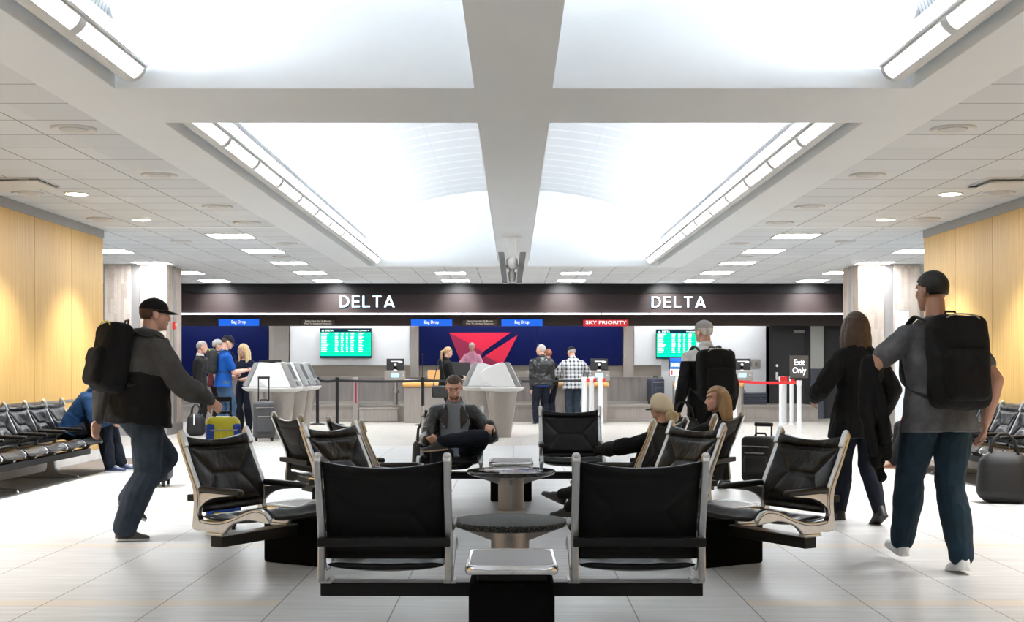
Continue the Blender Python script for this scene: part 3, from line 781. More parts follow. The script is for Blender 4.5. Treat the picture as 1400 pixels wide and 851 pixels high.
# two lit fascia signs, built from strokes
def big_letters(x0, x1, z0, z1, label):
    q = empty('lit_sign', ((x0+x1)/2, 28.19, z0), 0, label, 'sign', 'lit fascia signs')
    H = z1-z0; W = (x1-x0); w = .155*H
    def shapes():
        # five capitals in a unit of H
        h = 1.0; s_ = .125
        D = [[(0,0),(0,h),(s_,h),(s_,0)]]
        n = 14; outer = [(.36+.50*math.cos(a)*.92, .5+.5*math.sin(a)) for a in [PI/2 - PI*i/n for i in range(n+1)]]
        inner = [(.36+(.50*.92-s_)*math.cos(a), .5+(.5-s_*.9)*math.sin(a)) for a in [-PI/2 + PI*i/n for i in range(n+1)]]
        D.append([(s_,h)] + outer + [(s_,0),(s_,s_*.9)] + inner + [(s_,h-s_*.9)])
        E = [[(0,0),(0,h),(s_,h),(s_,0)], [(s_,h-s_*.9),(s_,h),(.66,h),(.66,h-s_*.9)], [(s_,0),(s_,s_*.9),(.68,s_*.9),(.68,0)], [(s_,.43),(s_,.43+s_*.85),(.62,.43+s_*.85),(.62,.43)]]
        L = [[(0,0),(0,h),(s_,h),(s_,0)], [(s_,0),(s_,s_*.9),(.64,s_*.9),(.64,0)]]
        T = [[(0,h-s_*.9),(0,h),(.76,h),(.76,h-s_*.9)], [(.38-s_/2,0),(.38-s_/2,h-s_*.9),(.38+s_/2,h-s_*.9),(.38+s_/2,0)]]
        A = [[(0,0),(.385,h),(.555,h),(.47,h*.80),(.18,0)], [(.94,0),(.555,h),(.47,h*.80),(.765,0)], [(.24,.20),(.285,.34),(.655,.34),(.70,.20)]]
        return [(D,.83),(E,.68),(L,.64),(T,.76),(A,.94)]
    sh = shapes(); tot = sum(a for _, a in sh); gap = (W/H - tot)/4; x = -W/2
    for k, (polys, adv) in enumerate(sh):
        b = MB(); gl = MB()
        for p in polys:
            b.prism([(x+u*H, v*H) for u, v in p], 'y', -.05, -.012)
            cx = sum(u for u, v in p)/len(p); 
            gl.prism([(x+u*H+.005*math.copysign(1,u-cx), v*H+.005*(1 if v>.5 else -1)) for u, v in p], 'y', -.012, .008)
        l = b.build('letter', M['sign_white'], q); gl.build('letter_halo', M['sign_glow'], l)
        x += adv*H + gap*H
big_letters(pxX(465,28.2), pxX(539.5,28.2), pxZ(420,28.2), pxZ(405,28.2), 'lit white airline lettering on the dark fascia above the left flight screen')
big_letters(pxX(891,28.2), pxX(964,28.2), pxZ(420.3,28.2), pxZ(406,28.2), 'lit white airline lettering on the dark fascia above the right flight screen')
a = MB()
xs = [-7.4,-6.2,-5.4,-3.0,-1.13,.68,1.95,3.0,4.4,5.55,6.9,7.6]
for x0, x1 in zip(xs, xs[1:]): a.box(x0+.012, x1-.012, 28.12, 28.2, 2.40, 2.432)
tag(a.build('strip_light', M['strip_lamp']), 'thin white strip light along the lower edge of the dark fascia', 'ceiling light')
def hang_sign(name, px0, px1, py0, py1, m, s, tm, label, cat='sign', size=.1, w=None, lines=1.0, bold=.006, group=None):
    Y = 29.36; x0, x1, z0, z1 = pxX(px0,Y), pxX(px1,Y), pxZ(py1,Y), pxZ(py0,Y)
    q = empty(name, ((x0+x1)/2, Y, (z0+z1)/2), 0, label, cat, group)
    b = MB(); b.rbox(-(x1-x0)/2, (x1-x0)/2, -.02, .035, -(z1-z0)/2, (z1-z0)/2, .006); b.build('sign_panel', m, q)
    text('sign_lettering', s, size, (0,-.023,.01), tm, q, width=w, bold=bold, lines=lines)
hang_sign('bag_drop_sign', 299, 354, 436.5, 445.8, M['sign_blue'], 'Bag Drop', M['text_white'], 'blue Bag Drop sign above the navy wall at the far left', group='blue bag drop signs', w=.33)
hang_sign('bag_drop_sign', 562, 618, 437, 446, M['sign_blue'], 'Bag Drop', M['text_white'], 'blue Bag Drop sign above the woman with the ponytail', group='blue bag drop signs', w=.33)
hang_sign('bag_drop_sign', 685.5, 741.5, 437, 446, M['sign_blue'], 'Bag Drop', M['text_white'], 'blue Bag Drop sign above the man in black leather jacket', group='blue bag drop signs', w=.33)
hang_sign('priority_sign', 797.5, 859, 437.5, 446.5, M['sign_red'], 'SKY PRIORITY', M['text_white'], 'red priority sign with white capitals at the right end of navy wall', w=.94, bold=.012, size=.105)
for a_, b_, l in ((412,458,'brown closing-time notice above the left flight screen'), (632,680,'brown closing-time notice between two blue Bag Drop signs')):
    hang_sign('notice_sign', a_, b_, 437.5, 445.8, M['sign_brown'], 'Flights Close Out 30 Minutes\nPrior To Scheduled Departure', M['text_cream'], l, group='brown closing-time notices', size=.05, w=.62, lines=1.15, bold=.004)
# lettering high on the navy walls, all but its feet hidden behind the header
random.seed(3)
for nm, x0, x1, l in (('wall_lettering', pxX(662,30.9), pxX(834,30.9), 'feet of white lettering cut off by the header, right navy wall'), ('wall_lettering', pxX(328,30.9), pxX(352,30.9), 'feet of white lettering cut off by the header, left navy wall')):
    b = MB(); x = x0
    while x < x1:
        w_ = random.choice((.03,.05,.11,.14)); b.box(x, min(x+w_, x1), 30.905, 30.92, 2.236, 2.33); x += w_ + random.choice((.03,.05,.09))
    tag(b.build(nm, M['text_white']), l, 'lettering')
# airline emblem on the navy wall: three-sided mark split by a diagonal band
q = empty('wall_emblem', (pxX(663,30.9), 30.92, pxZ(490,30.9)), 0, 'large red triangular emblem on the navy wall behind the pink agent', 'emblem')
def tri(nm, pts, m, th):
    b = MB(); Y = 30.9
    b.prism([(pxX(px,Y)-q.location.x, pxZ(py,Y)-q.location.z) for px, py in pts], 'y', -th, 0); b.build(nm, m, q)
tri('emblem_panel', [(614,455),(698,455),(660,481.5),(645,471.8)], M['logo_red'], .018)
tri('emblem_panel', [(614,455),(645,471.8),(660,481.5),(653,500.6),(632,500.6)], M['logo_dark'], .016)
tri('emblem_panel', [(708,458),(687,499),(663,487)], M['logo_red'], .018)
tri('emblem_panel', [(663,487),(687,499),(686,500.6),(656,500.6),(655,493)], M['logo_dark'], .016)
# flight screens
def flight_screen(px0, px1, py0, py1, label):
    Y = 30.75; x0, x1, z0, z1 = pxX(px0,Y), pxX(px1,Y), pxZ(py1,Y), pxZ(py0,Y); W, H = x1-x0, z1-z0
    q = empty('flight_screen', ((x0+x1)/2, Y, (z0+z1)/2), 0, label, 'screen', 'green flight screens')
    b = MB(); b.rbox(-W/2, W/2, 0, .07, -H/2, H/2, .01); b.build('bezel', M['black_plastic'], q)
    b = MB(); b.box(-.2,.2,.07,.17,-.15,.15); b.build('wall_mount', M['black_metal'], q)
    b = MB(); w = W/2-.015; top = H/2-.015; rows = 16; dz = (H-.03)/rows
    for k in range(rows):
        b.cur = 2 if k < 2 else 3 if k > 14 else 1 if k % 2 else 0
        b.box(-w, w, -.004, 0, top-(k+1)*dz, top-k*dz)
    b.build('display', None, q, mats=[M['scr_green'], M['scr_green2'], M['scr_navy'], M['scr_dark']])
    text('screen_lettering', 'DELTA', dz*1.25, (-w+.22,-.006,top-dz*1.0), M['scr_white'], q, width=.19, bold=.03)
    b = MB(); b.add([(-w+.03,-.006,top-dz*1.4),(-w+.10,-.006,top-dz*1.4),(-w+.065,-.006,top-dz*.55)], [(0,1,2)]); b.build('screen_mark', M['scr_white'], q)
    text('screen_lettering', 'Wednesday, January 9', dz*.95, (w-.30,-.006,top-dz*1.0), M['scr_white'], q, width=.50, bold=.02)
    b = MB(); random.seed(5)
    for c0, c1 in ((.02,.17),(.29,.36),(.41,.46),(.51,.55),(.60,.67),(.76,.85)):
        for k in range(2, 13):
            e = c1 - random.uniform(0,.35)*(c1-c0); b.box(-w+c0*2*w, -w+(c1 if k==2 else e)*2*w, -.007, -.004, top-(k+.80)*dz, top-(k+.22)*dz)
    b.build('flight_rows', M['scr_white'], q)
flight_screen(437, 508, 449, 490, 'wall screen of green flight rows left of the pilaster, unobstructed')
flight_screen(897, 970, 450.5, 491, 'wall screen of green flight rows behind the white-shouldered walker')
# ------------------------------------------------------------------ counters
def counter(x0, x1, label):
    q = empty('check_in_counter', ((x0+x1)/2, 28.45, 0), 0, label, 'counter', 'wood-edged check-in counters'); w = (x1-x0)/2
    b = MB(); b.rbox(-w+.04, w-.04, -.26, .3, 0, .80, .02); b.build('front_panel', M['steel_panel'], q)
    b = MB(); b.rbox(-w, w, -.33, .06, .79, .90, .05, 5); b.build('bullnose_top', M['wood_top'], q, True, angle=40)
    b = MB(); b.rbox(-w+.03, w-.03, .0, .34, .90, .925, .01); b.build('worktop', M['taupe'], q)
counter(-2.47,-1.14, 'check-in counter with rounded wooden edge under the woman with the ponytail')
counter(.74,2.12, 'check-in counter with rounded wooden edge in front of the plaid-shirted man')
counter(3.55,5.1, 'check-in counter with rounded wooden edge behind the rolling walker on the right')
def scale_terminal(x, y, label, mon=True):
    q = empty('baggage_scale', (x, y, .36), 0, label, 'scale', 'baggage scale terminals')
    b = MB(); b.tube([(0,.06,0),(0,.06,.60)], .05, n=16); b.tube([(0,.06,.28),(0,.06,.36)], .085, n=16); b.build('post', M['brushed_steel'], q, True, angle=40)
    b = MB(); b.rbox(-.24,.24,-.05,.12,.565,.79,.012); hd = b.build('scale_head', M['brushed_steel'], q)
    b = MB(); b.box(-.09,.09,-.056,-.05,.64,.74); b.build('readout', M['lcd_blue'], hd)
    b = MB(); b.tube([(.17,-.05,.69),(.17,-.075,.69)], .028, n=14); b.build('button', M['alu_trim'], hd)
    b = MB(); b.rbox(-.045,.045,.02,.07,.78,.95,.01); b.tube([(0,.02,.93),(0,-.02,.93)], .03); b.build('monitor_arm', M['white_plastic'], q)
    b = MB(); b.rbox(-.20,.20,.02,.06,.81,1.07,.01); mo = b.build('monitor', M['black_plastic'], q)
    b = MB(); b.box(-.1,.12,.012,.018,1.0,1.015); b.box(.07,.16,.012,.018,.985,1.01); b.build('monitor_label', M['text_white'], mo)
scale_terminal(-2.69, 28.95, 'steel baggage scale with black monitor left of the first counter')
scale_terminal(1.95, 28.95, 'steel baggage scale with black monitor right of the plaid-shirted man')
scale_terminal(5.2, 28.95, 'steel baggage scale with black monitor on the white wall side')
def monitor(x, y, z, label):
    q = empty('monitor', (x, y, z), 0, label, 'monitor', 'counter monitors')
    b = MB(); b.rbox(-.26,.26,-.02,.02,.09,.40,.01); b.build('display', M['black_plastic'], q)
    b = MB(); b.rbox(-.12,.12,-.09,.09,0,.015,.005); b.tube([(0,.03,.01),(0,.03,.2)], .02); b.build('stand', M['black_metal'], q)
monitor(-5.62, 29.4, 1.0, 'black monitor just above the left kiosk cluster')
monitor(-1.25, 29.25, .95, 'black monitor beside the agent in pink')
for mx, my in ((-5.62,29.4),(-1.25,29.25)):
    b = MB(); b.rbox(-.7,.7,-.3,.3,0,.03,.01); q = empty('work_desk', (mx, my, .36), 0, 'taupe agent desk under the monitor ' + ('at far left' if mx < -2 else 'near the agent in pink'), 'desk', 'agent desks')
    dz = .64 if mx < -2 else .59
    b = MB(); b.rbox(-.45,.45,-.25,.28,dz-.04,dz,.01); b.build('desk_top', M['taupe'], q)
    b = MB(); b.rbox(-.42,.42,-.2,.26,0,dz-.04,.01); b.build('desk_base', M['steel_panel'], q)
b = MB(); b.rbox(-.13,.13,-.09,.09,0,.245,.006); o = b.build('cardboard_box', M['cardboard']); o.location = (pxX(593,28.62), 28.62, .925); tag(o, 'small orange cardboard box on the counter beside the ponytailed woman', 'box')
b = MB(); b.rbox(-.2,.2,-.11,.11,0,.035,.004); o = b.build('paper_stack', M['paper']); o.location = (pxX(566,28.6), 28.6, .925); tag(o, 'white paper stack lying on the left counter', 'papers')
b = MB(); b.rbox(-.16,.16,-.11,.11,0,.03,.004); o = b.build('paper_stack', M['paper']); o.location = (pxX(760,28.6), 28.62, .925); tag(o, 'white paper stack lying on the counter before the leather-jacketed man', 'papers')
q = empty('steel_gate', (pxX(486.5,28.5), 28.55, 0), 0, 'brushed steel gate post and low rail between stanchion and baggage scale', 'gate')
b = MB(); b.rbox(-.07,.055,-.05,.05,0,1.0,.01); b.build('post', M['brushed_steel'], q, bevel=0)
b = MB(); b.box(-.02,.02,-.053,-.05,.42,.9); b.build('red_reflection', M['logo_dark'], q)  # reddish reflection on the steel, painted as a flat strip
b = MB(); b.rbox(.06,.96,-.03,.03,.28,.33,.008); b.rbox(.06,.94,-.02,.02,.02,.27,.008); b.build('low_rail', M['steel_panel'], q)
b = MB(); b.rbox(-.06,.06,-.012,0,-.09,.09,.004); 
q = empty('wall_outlet', (pxX(1030,30.9), 30.9, pxZ(498,30.9)), 0, 'small grey outlet plate on the white wall left of the black door', 'outlet')
b = MB(); b.rbox(-.17,.17,-.02,0,-.11,.11,.006); b.build('plate', M['steel_panel'], q)
for s_ in (-.07,.07): b = MB(); b.box(s_-.035,s_+.035,-.024,-.019,-.05,.05); b.build('socket', M['grey_plastic'], q)
for k in range(5):
    b = MB(); b.rbox(-.31,.31,-.2,.2,0,.052,.012); 
    for s_ in (-1,1): b.rbox(s_*.31-.02, s_*.31+.02, -.21,.21,.035,.052,.006)
    o = b.build('tray', M['case_navy']); o.location = (pxX(1028,29.9), 29.9, .36+.055*k)
    tag(o, ('bottom','second lowest','middle','second highest','top')[k] + ' tray of the dark tray stack at the foot of the white wall', 'tray', 'stacked dark trays')
# ------------------------------------------------------------------ stanchions
def stanchion(x, y, m, label, h=1.0, belt=None, bm=None, sign=None, r=.034, bz=.95, base=.17, cap_m=None):
    q = empty('belt_stanchion', (x, y, 0), 0, label, 'stanchion', 'belt barrier posts')
    b = MB(); b.lathe([(base,0),(base,.012),(base*.8,.022),(.05,.035),(.03,.04)], n=28); b.build('base', m, q, True, angle=40)
    b = MB(); b.tube([(0,0,.03),(0,0,h-.08)], r, n=18); b.build('post', m, q, True, angle=40)
    b = MB(); b.tube([(0,0,h-.085),(0,0,h)], r*1.2, n=18); b.build('belt_head', cap_m or m, q, True, angle=40)
    if belt:
        d = V((belt[0]-x, belt[1]-y, 0)); L = d.length; d.normalize(); nrm = V((-d.y, d.x, 0))*.0025; b = MB(); N = 10; rings = []
        for i in range(N+1):
            p = d*(r + (L-2*r)*i/N); zc = bz - .02*math.sin(PI*i/N)
            rings.append([p+nrm+V((0,0,zc-.026)), p-nrm+V((0,0,zc-.026)), p-nrm+V((0,0,zc+.026)), p+nrm+V((0,0,zc+.026))])
        b.loft(rings); b.build('belt', bm, q)
    return q
yb = 27.0
s1 = stanchion(pxX(461,yb), yb, M['black_metal'], 'black belt post left of the steel gate post', 1.02, (pxX(578,yb), yb), M['belt_black'])
q = stanchion(pxX(578,yb), yb, M['black_metal'], 'black belt post with thin sign rod behind the seated man', 1.02, (pxX(800,yb), yb), M['belt_black'])
b = MB(); b.tube([(0,0,1.0),(0,0,1.52)], .011); b.tube([(0,0,1.5),(0,0,1.53)], .02); b.build('sign_rod', M['black_metal'], q)
stanchion(pxX(430,yb), yb+.4, M['black_metal'], 'black belt post behind the kiosk cluster on the left', 1.02, (pxX(461,yb), yb), M['belt_black'])
for px, l in ((799,'white belt post left of three beside the plaid-shirted man'), (809.5,'white belt post middle of three beside the plaid-shirted man'), (821,'white belt post right of three beside the plaid-shirted man')):
    q = stanchion(pxX(px,yb), yb + (.25 if px == 809.5 else 0), M['pole_white'], l, 1.03, r=.055, base=.075, cap_m=M['pole_white'])
    b = MB(); b.rbox(.04,.10,-.06,.0,.92,1.0,.008); b.build('belt_clip', M['belt_red'], q)
for px, dy, l in ((1068,0,'white belt post left of three in front of the black door'), (1075.5,.2,'white belt post middle of three in front of the black door'), (1081,-.1,'white belt post right of three in front of the black door')):
    q = stanchion(pxX(px,27.3), 27.3+dy, M['pole_white'], l, 1.03, r=.045, base=.07)
    b = MB(); b.rbox(-.03,.05,-.07,-.03,.93,1.03,.008); b.build('belt_clip', M['belt_red'], q)
ye = 22.6; xe = pxX(1092.5, ye)
q = stanchion(xe, ye, M['pole_white'], 'white belt post carrying the brown Exit Only sign', 1.0, (pxX(1005,24.3), 24.3), M['belt_red'], r=.04, bz=.965)
b = MB(); b.rbox(-.165,.165,-.012,.012,1.035,1.455,.008); sp = b.build('sign_panel', M['sign_brown'], q)
b = MB(); b.tube([(0,0,.98),(0,0,1.05)], .014); b.rbox(-.172,.172,-.016,.016,1.445,1.46,.004); b.rbox(-.172,.172,-.016,.016,1.03,1.042,.004); b.build('sign_holder', M['black_metal'], q)
text('sign_lettering', 'Exit\nOnly', .15, (0,-.0135,1.245), M['text_white'], sp, width=.245, bold=.02, lines=.95)
stanchion(pxX(1005,24.3), 24.3, M['pole_white'], 'white belt post at the hidden end of the red belt', 1.0, r=.04)
# portrait info sign
yi = 25.0
q = empty('info_sign', (pxX(925.5,yi), yi, 0), 0, 'portrait sign in blue and white on a pole beside the upright dark suitcase', 'sign')
b = MB(); b.lathe([(.17,0),(.17,.012),(.04,.03)], n=24); b.tube([(0,0,.02),(0,0,1.05)], .045, n=16); b.build('pole', M['pole_white'], q, True, angle=40)
b = MB(); b.rbox(-.155,.155,-.02,.02,1.05,1.42,.01); fr = b.build('sign_frame', M['black_plastic'], q)
b = MB(); b.cur = 0; b.box(-.14,.14,-.025,-.018,1.345,1.41); b.cur = 1; b.box(-.14,.14,-.025,-.018,1.20,1.34); b.cur = 2; b.box(-.14,.14,-.025,-.018,1.065,1.195)
b.cur = 2
for z_ in (1.285,1.25): 
    for k in range(4): b.box(-.12+.062*k, -.12+.062*k+.045, -.028,-.024, z_, z_+.02)
b.cur = 3; b.box(-.125,-.085,-.028,-.024,1.08,1.18)
b.build('sign_face', None, q, mats=[M['sign_blue'], mk('sign_sky', (.05,.22,.55), .4), M['text_white'], M['sign_red']])
# banner stand by the right column
q = empty('banner_stand', (pxX(1233,21.5), 21.5, 0), 0, 'white roll-up banner standing in front of the right stone column', 'banner')
b = MB(); b.box(-.115,.115,-.003,.003,.12,2.19); b.build('banner_sheet', M['white_wall'], q)
b = MB(); b.tube([(-.125,0,2.19),(.125,0,2.19)], .012); b.tube([(0,.02,.05),(0,.02,2.23)], .010); b.rbox(-.14,.14,-.07,.09,0,.09,.02); b.build('stand', M['alu_trim'], q, True, angle=40)
q = empty('fire_alarm', (-6.255, 23.45, 2.0), 0, 'small red fire alarm on the side of the left stone column', 'alarm')
b = MB(); b.rbox(-.015,.03,-.05,.05,-.07,.07,.008); b.build('case', M['belt_red'], q)
b = MB(); b.rbox(.03,.045,-.03,.03,.0,.04,.004); b.build('strobe', M['white_plastic'], q)
# ------------------------------------------------------------------ luggage
def suitcase(x, y, rz, w, d, h, m, label, handle=.35, side=None, tilt=0, name='suitcase'):
    q = empty(name, (x, y, 0), rz, label, 'suitcase'); q.rotation_euler = (tilt, 0, rz)
    b = MB(); b.rbox(-w/2, w/2, -d/2, d/2, .05, h, .05, 4)
    for k in (-.3,-.1,.1,.3): b.rbox(w*k-.008, w*k+.008, -d/2-.006, d/2+.006, .12, h-.09, .004)
    b.build('shell', m, q, True, angle=40)
    if side:
        b = MB(); b.rbox(-w/2-.004, -w*.26, -d/2-.01, d/2+.01, .1, h-.05, .02); b.rbox(w*.26, w/2+.004, -d/2-.01, d/2+.01, .1, h-.05, .02); b.build('side_panel', side, q)
    b = MB(); b.rbox(-w*.36, w*.36, -d/2-.035, -d/2+.02, .14, h*.62, .03, 3); b.build('front_pocket', side or m, q, True, angle=40)
    b = MB(); b.tube([(-w*.3,-d/2-.04,.12+h*.45),(w*.3,-d/2-.04,.12+h*.45)], .006); b.tube([(-w*.4,-d/2-.008,h-.1),(w*.4,-d/2-.008,h-.1)], .006); b.build('zipper', M['steel_panel'], q)
    for sx in (-1,1):
        for sy in (-1,1):
            c = MB(); c.tube([(sx*(w/2-.05)-.012,sy*(d/2-.04),.028),(sx*(w/2-.05)+.012,sy*(d/2-.04),.028)], .028, n=14); c.rbox(sx*(w/2-.05)-.02, sx*(w/2-.05)+.02, sy*(d/2-.04)-.02, sy*(d/2-.04)+.02, .03, .07, .008); c.build('wheel', M['rubber'], q)
    if handle:
        b = MB(); b.tube([(-w*.24,d*.32,h-.04),(-w*.24,d*.32,h+handle),(w*.24,d*.32,h+handle),(w*.24,d*.32,h-.04)], .011); b.build('pull_handle', M['black_metal'], q)
        b = MB(); b.rbox(-w*.28,w*.28,d*.32-.018,d*.32+.018,h+handle-.02,h+handle+.02,.01); b.build('hand_grip', M['rubber'], q)
    b = MB(); b.tube([(-.07,0,h-.01),(-.05,0,h+.03),(.05,0,h+.03),(.07,0,h-.01)], .011); b.build('carry_handle', M['rubber'], q)
    return q
suitcase(pxX(361,21.3), 21.3, D2(15), .36, .25, .66, M['case_grey'], 'grey upright suitcase with raised handle before the left kiosks', .40)
suitcase(pxX(312,24.1), 24.25, D2(70), .42, .25, .72, M['case_red'], 'dark red suitcase between the blue-shirted man and blonde woman', .25)
suitcase(pxX(305,9.75), 9.75, D2(15), .25, .25, .86, M['case_yellow'], 'tall yellow suitcase with blue sides pulled by the capped walker on the left', .13, side=M['case_blue'])
suitcase(pxX(209,13.0), 13.3, D2(5), .20, .36, .45, M['case_navy'], 'dark navy suitcase on the floor behind the capped walker on the left', 0)
suitcase(pxX(896,29.2), 29.15, D2(30), .36, .24, .60, M['case_navy'], 'upright dark suitcase standing on the bag platform beside the portrait sign', 0)
bpy.data.objects['suitcase.004'].location.z = .386
suitcase(pxX(1040,13.2), 13.2, D2(-35), .36, .24, .52, M['case_black'], 'black suitcase rolling beside the white-shouldered walker', .12, tilt=0)
def soft_bag(x, y, z, rz, w, d, h, m, label, name='bag', cat='bag', straps=True, tagc=None):
    q = empty(name, (x, y, z), rz, label, cat)
    b = MB(); b.rbox(-w/2, w/2, -d/2, d/2, 0, h, min(d,h)*.42, 5)
    for i, v in enumerate(b.v):
        t = v.z/h; b.v[i] = V((v.x*(1-.18*t*t) + .012*noise.noise(v*9), v.y*(1-.25*t*t) + .012*noise.noise(v*9+V((5,0,0))), v.z + .012*noise.noise(v*8)))
    b.build('body', m, q, True)
    b = MB(); b.tube([(-w*.38,0,h*.93),(w*.38,0,h*.93)], .006); b.build('zipper', M['steel_panel'], q)
    if straps:
        for s_ in (-1,1):
            b = MB(); b.tube([(-w*.25,s_*d*.2,h*.9),(-w*.2,s_*d*.12,h+.10),(-w*.07,s_*.01,h+.16),(w*.07,s_*.01,h+.16),(w*.2,s_*d*.12,h+.10),(w*.25,s_*d*.2,h*.9)], .011); b.build('strap', M['rubber'], q, True)
    if tagc:
        b = MB(); b.rbox(-.015,.015,-d/2-.02,-d/2-.01,h*.5,h*1.0,.004); b.build('name_tag', tagc, q)
    return q
soft_bag(pxX(268,22.9), 22.9, 0, 0, .34, .24, .40, M['case_black'], 'black holdall with white tag on the floor among the queue at left', tagc=M['paper'])
soft_bag(pxX(1372,11.6), 11.6, 0, D2(-12), .48, .30, .47, M['case_black'], 'large rounded black holdall on the floor at the right picture edge', straps=True)
soft_bag(pxX(575.5,12.45), 12.75, .0, D2(10), .24, .2, .52, M['case_black'], 'black backpack standing behind the seat of the leather-jacketed seated man', name='backpack')
# ------------------------------------------------------------------ people: continuous skins grown from a posed skeleton
def vox(mb, name, m, parent, voxel=.008, it=3, disp=0, freq=7, mats=None, matfn=None, seed=0, aniso=(1,1,1)):
    me = bpy.data.meshes.new('raw'); me.from_pydata([tuple(v) for v in mb.v], [], mb.f); me.update()
    o = bpy.data.objects.new('raw', me); C.objects.link(o)
    bm = bmesh.new(); bm.from_mesh(me); bmesh.ops.recalc_face_normals(bm, faces=bm.faces); bm.to_mesh(me); bm.free()
    r = o.modifiers.new('r', 'REMESH'); r.mode = 'VOXEL'; r.voxel_size = voxel; r.use_smooth_shade = True
    s = o.modifiers.new('s', 'SMOOTH'); s.factor = .5; s.iterations = it
    dg = bpy.context.evaluated_depsgraph_get(); out = bpy.data.meshes.new_from_object(o.evaluated_get(dg))
    bpy.data.objects.remove(o); bpy.data.meshes.remove(me)
    if disp:
        sd = V((seed*3.1, seed*1.7, seed)); nv = [v.normal.copy() for v in out.vertices]
        for v, n in zip(out.vertices, nv):
            p = V((v.co.x*aniso[0], v.co.y*aniso[1], v.co.z*aniso[2]))
            k = noise.noise(p*freq + sd) + .5*noise.noise(p*freq*2.3 + sd)
            v.co += n*(disp*(1-2*abs(k)) if disp > 0 else -disp*k)
    out.name = name; ob = bpy.data.objects.new(name, out); C.objects.link(ob); ob.parent = parent
    out.materials.clear()
    for x in (mats or [m]): out.materials.append(x)
    if matfn:
        for p in out.polygons: p.material_index = matfn(p.center)
    out.polygons.foreach_set('use_smooth', [True]*len(out.polygons)); out.update()
    return ob
def ik(a, t, l1, l2, pole):
    a, t, pole = V(a), V(t), V(pole); d = t-a; L = d.length; mx = (l1+l2)*.999
    if L > mx: t = a + d*(mx/L); d = t-a; L = mx
    x = (l1*l1 - l2*l2 + L*L)/(2*L); h = math.sqrt(max(l1*l1 - x*x, 0)); d.normalize()
    p = pole - d*pole.dot(d)
    p = p.normalized() if p.length > 1e-5 else V((0,1,0))
    return a + d*x + p*h, t
def rot(v, axis, deg): return Matrix.Rotation(math.radians(deg), 3, axis) @ V(v)
mk('skin', (.58,.335,.245), .5, spec=.35, bump=.05, bscale=120); mk('skin_tan', (.40,.215,.145), .5, spec=.35); mk('skin_pale', (.56,.34,.26), .5, spec=.35)
mk('eye_white', (.42,.39,.36), .25); mk('eye_dark', (.02,.014,.01), .15); mk('lips', (.40,.15,.12), .45); mk('lips_man', (.36,.17,.13), .5)
for k, c in (('hair_black',(.006,.005,.0045)), ('hair_brown',(.055,.030,.018)), ('hair_blonde',(.50,.37,.19)), ('hair_grey',(.36,.33,.30)), ('hair_ginger',(.22,.07,.03)), ('hair_white',(.55,.52,.48)), ('hair_darkblonde',(.30,.185,.085)), ('hair_bun',(.42,.31,.16))):
    mm = mk(k, c, .5, spec=.4, var=.30, vscale=5, aniso=(9,9,1.5)); 
def cloth(k, c, rough=.85, bump=.25, bs=160, var=.10, spec=.25): return mk(k, c, rough, spec=spec, bump=bump, bscale=bs, var=var, vscale=9)
cloth('denim', (.026,.038,.055), var=.3); cloth('denim_teal', (.010,.026,.040), var=.28); cloth('denim_mid', (.05,.10,.18), var=.35); cloth('denim_dark', (.006,.009,.017), var=.3); cloth('black_wool', (.003,.003,.0035)); cloth('black_cloth', (.0045,.0045,.005)); cloth('navy_knit', (.003,.006,.020))
cloth('royal_tee', (.006,.075,.33)); cloth('hoodie_blue', (.002,.027,.085), var=.25); cloth('grey_fleece', (.055,.054,.053), var=.2); cloth('grey_tee', (.085,.085,.09), var=.5, bs=60); cloth('grey_shirt', (.20,.22,.25), var=.1); cloth('pink_shirt', (.70,.33,.45), var=.12); cloth('white_shirt', (.62,.62,.60)); cloth('blue_cloth', (.02,.19,.44)); cloth('charcoal_suit', (.015,.014,.015)); cloth('shirt_blue', (.03,.07,.30))
mk('black_leather', (.007,.007,.0075), .34, spec=.55, bump=.5, bscale=45); cloth('cream_knit', (.58,.49,.34), bs=60); cloth('cap_black', (.004,.004,.0045)); cloth('cap_navy', (.005,.008,.017)); cloth('cap_grey', (.30,.29,.28)); cloth('maroon_cap', (.12,.02,.03))
mk('shoe_white', (.70,.70,.70), .45, var=.05, vscale=20); mk('shoe_black', (.012,.012,.013), .45); mk('shoe_brown', (.16,.07,.03), .5); mk('shoe_navy', (.015,.03,.09), .5); mk('shoe_grey', (.06,.055,.05), .6); mk('sole_white', (.6,.6,.58), .6); mk('sole_dark', (.02,.02,.02), .7); mk('sole_tan', (.35,.24,.14), .6)
m = mk('plaid', (.5,.5,.5), .85); g = NT(m); o_, x, y, z = g.pos()
sx_ = g.line(x, .085, .034); sz_ = g.line(z, .085, .034); tx = g.line(x, .085, .006, .042); tz = g.line(z, .085, .006, .042)
f = g.math('MULTIPLY', g.math('ADD', sx_, sz_), .5); cc = g.mix(f, (.55,.55,.56), (.012,.013,.018)); cc = g.mix(g.math('MULTIPLY', g.math('MAXIMUM', tx, tz), .5), cc, (.10,.12,.16)); g.col(cc)

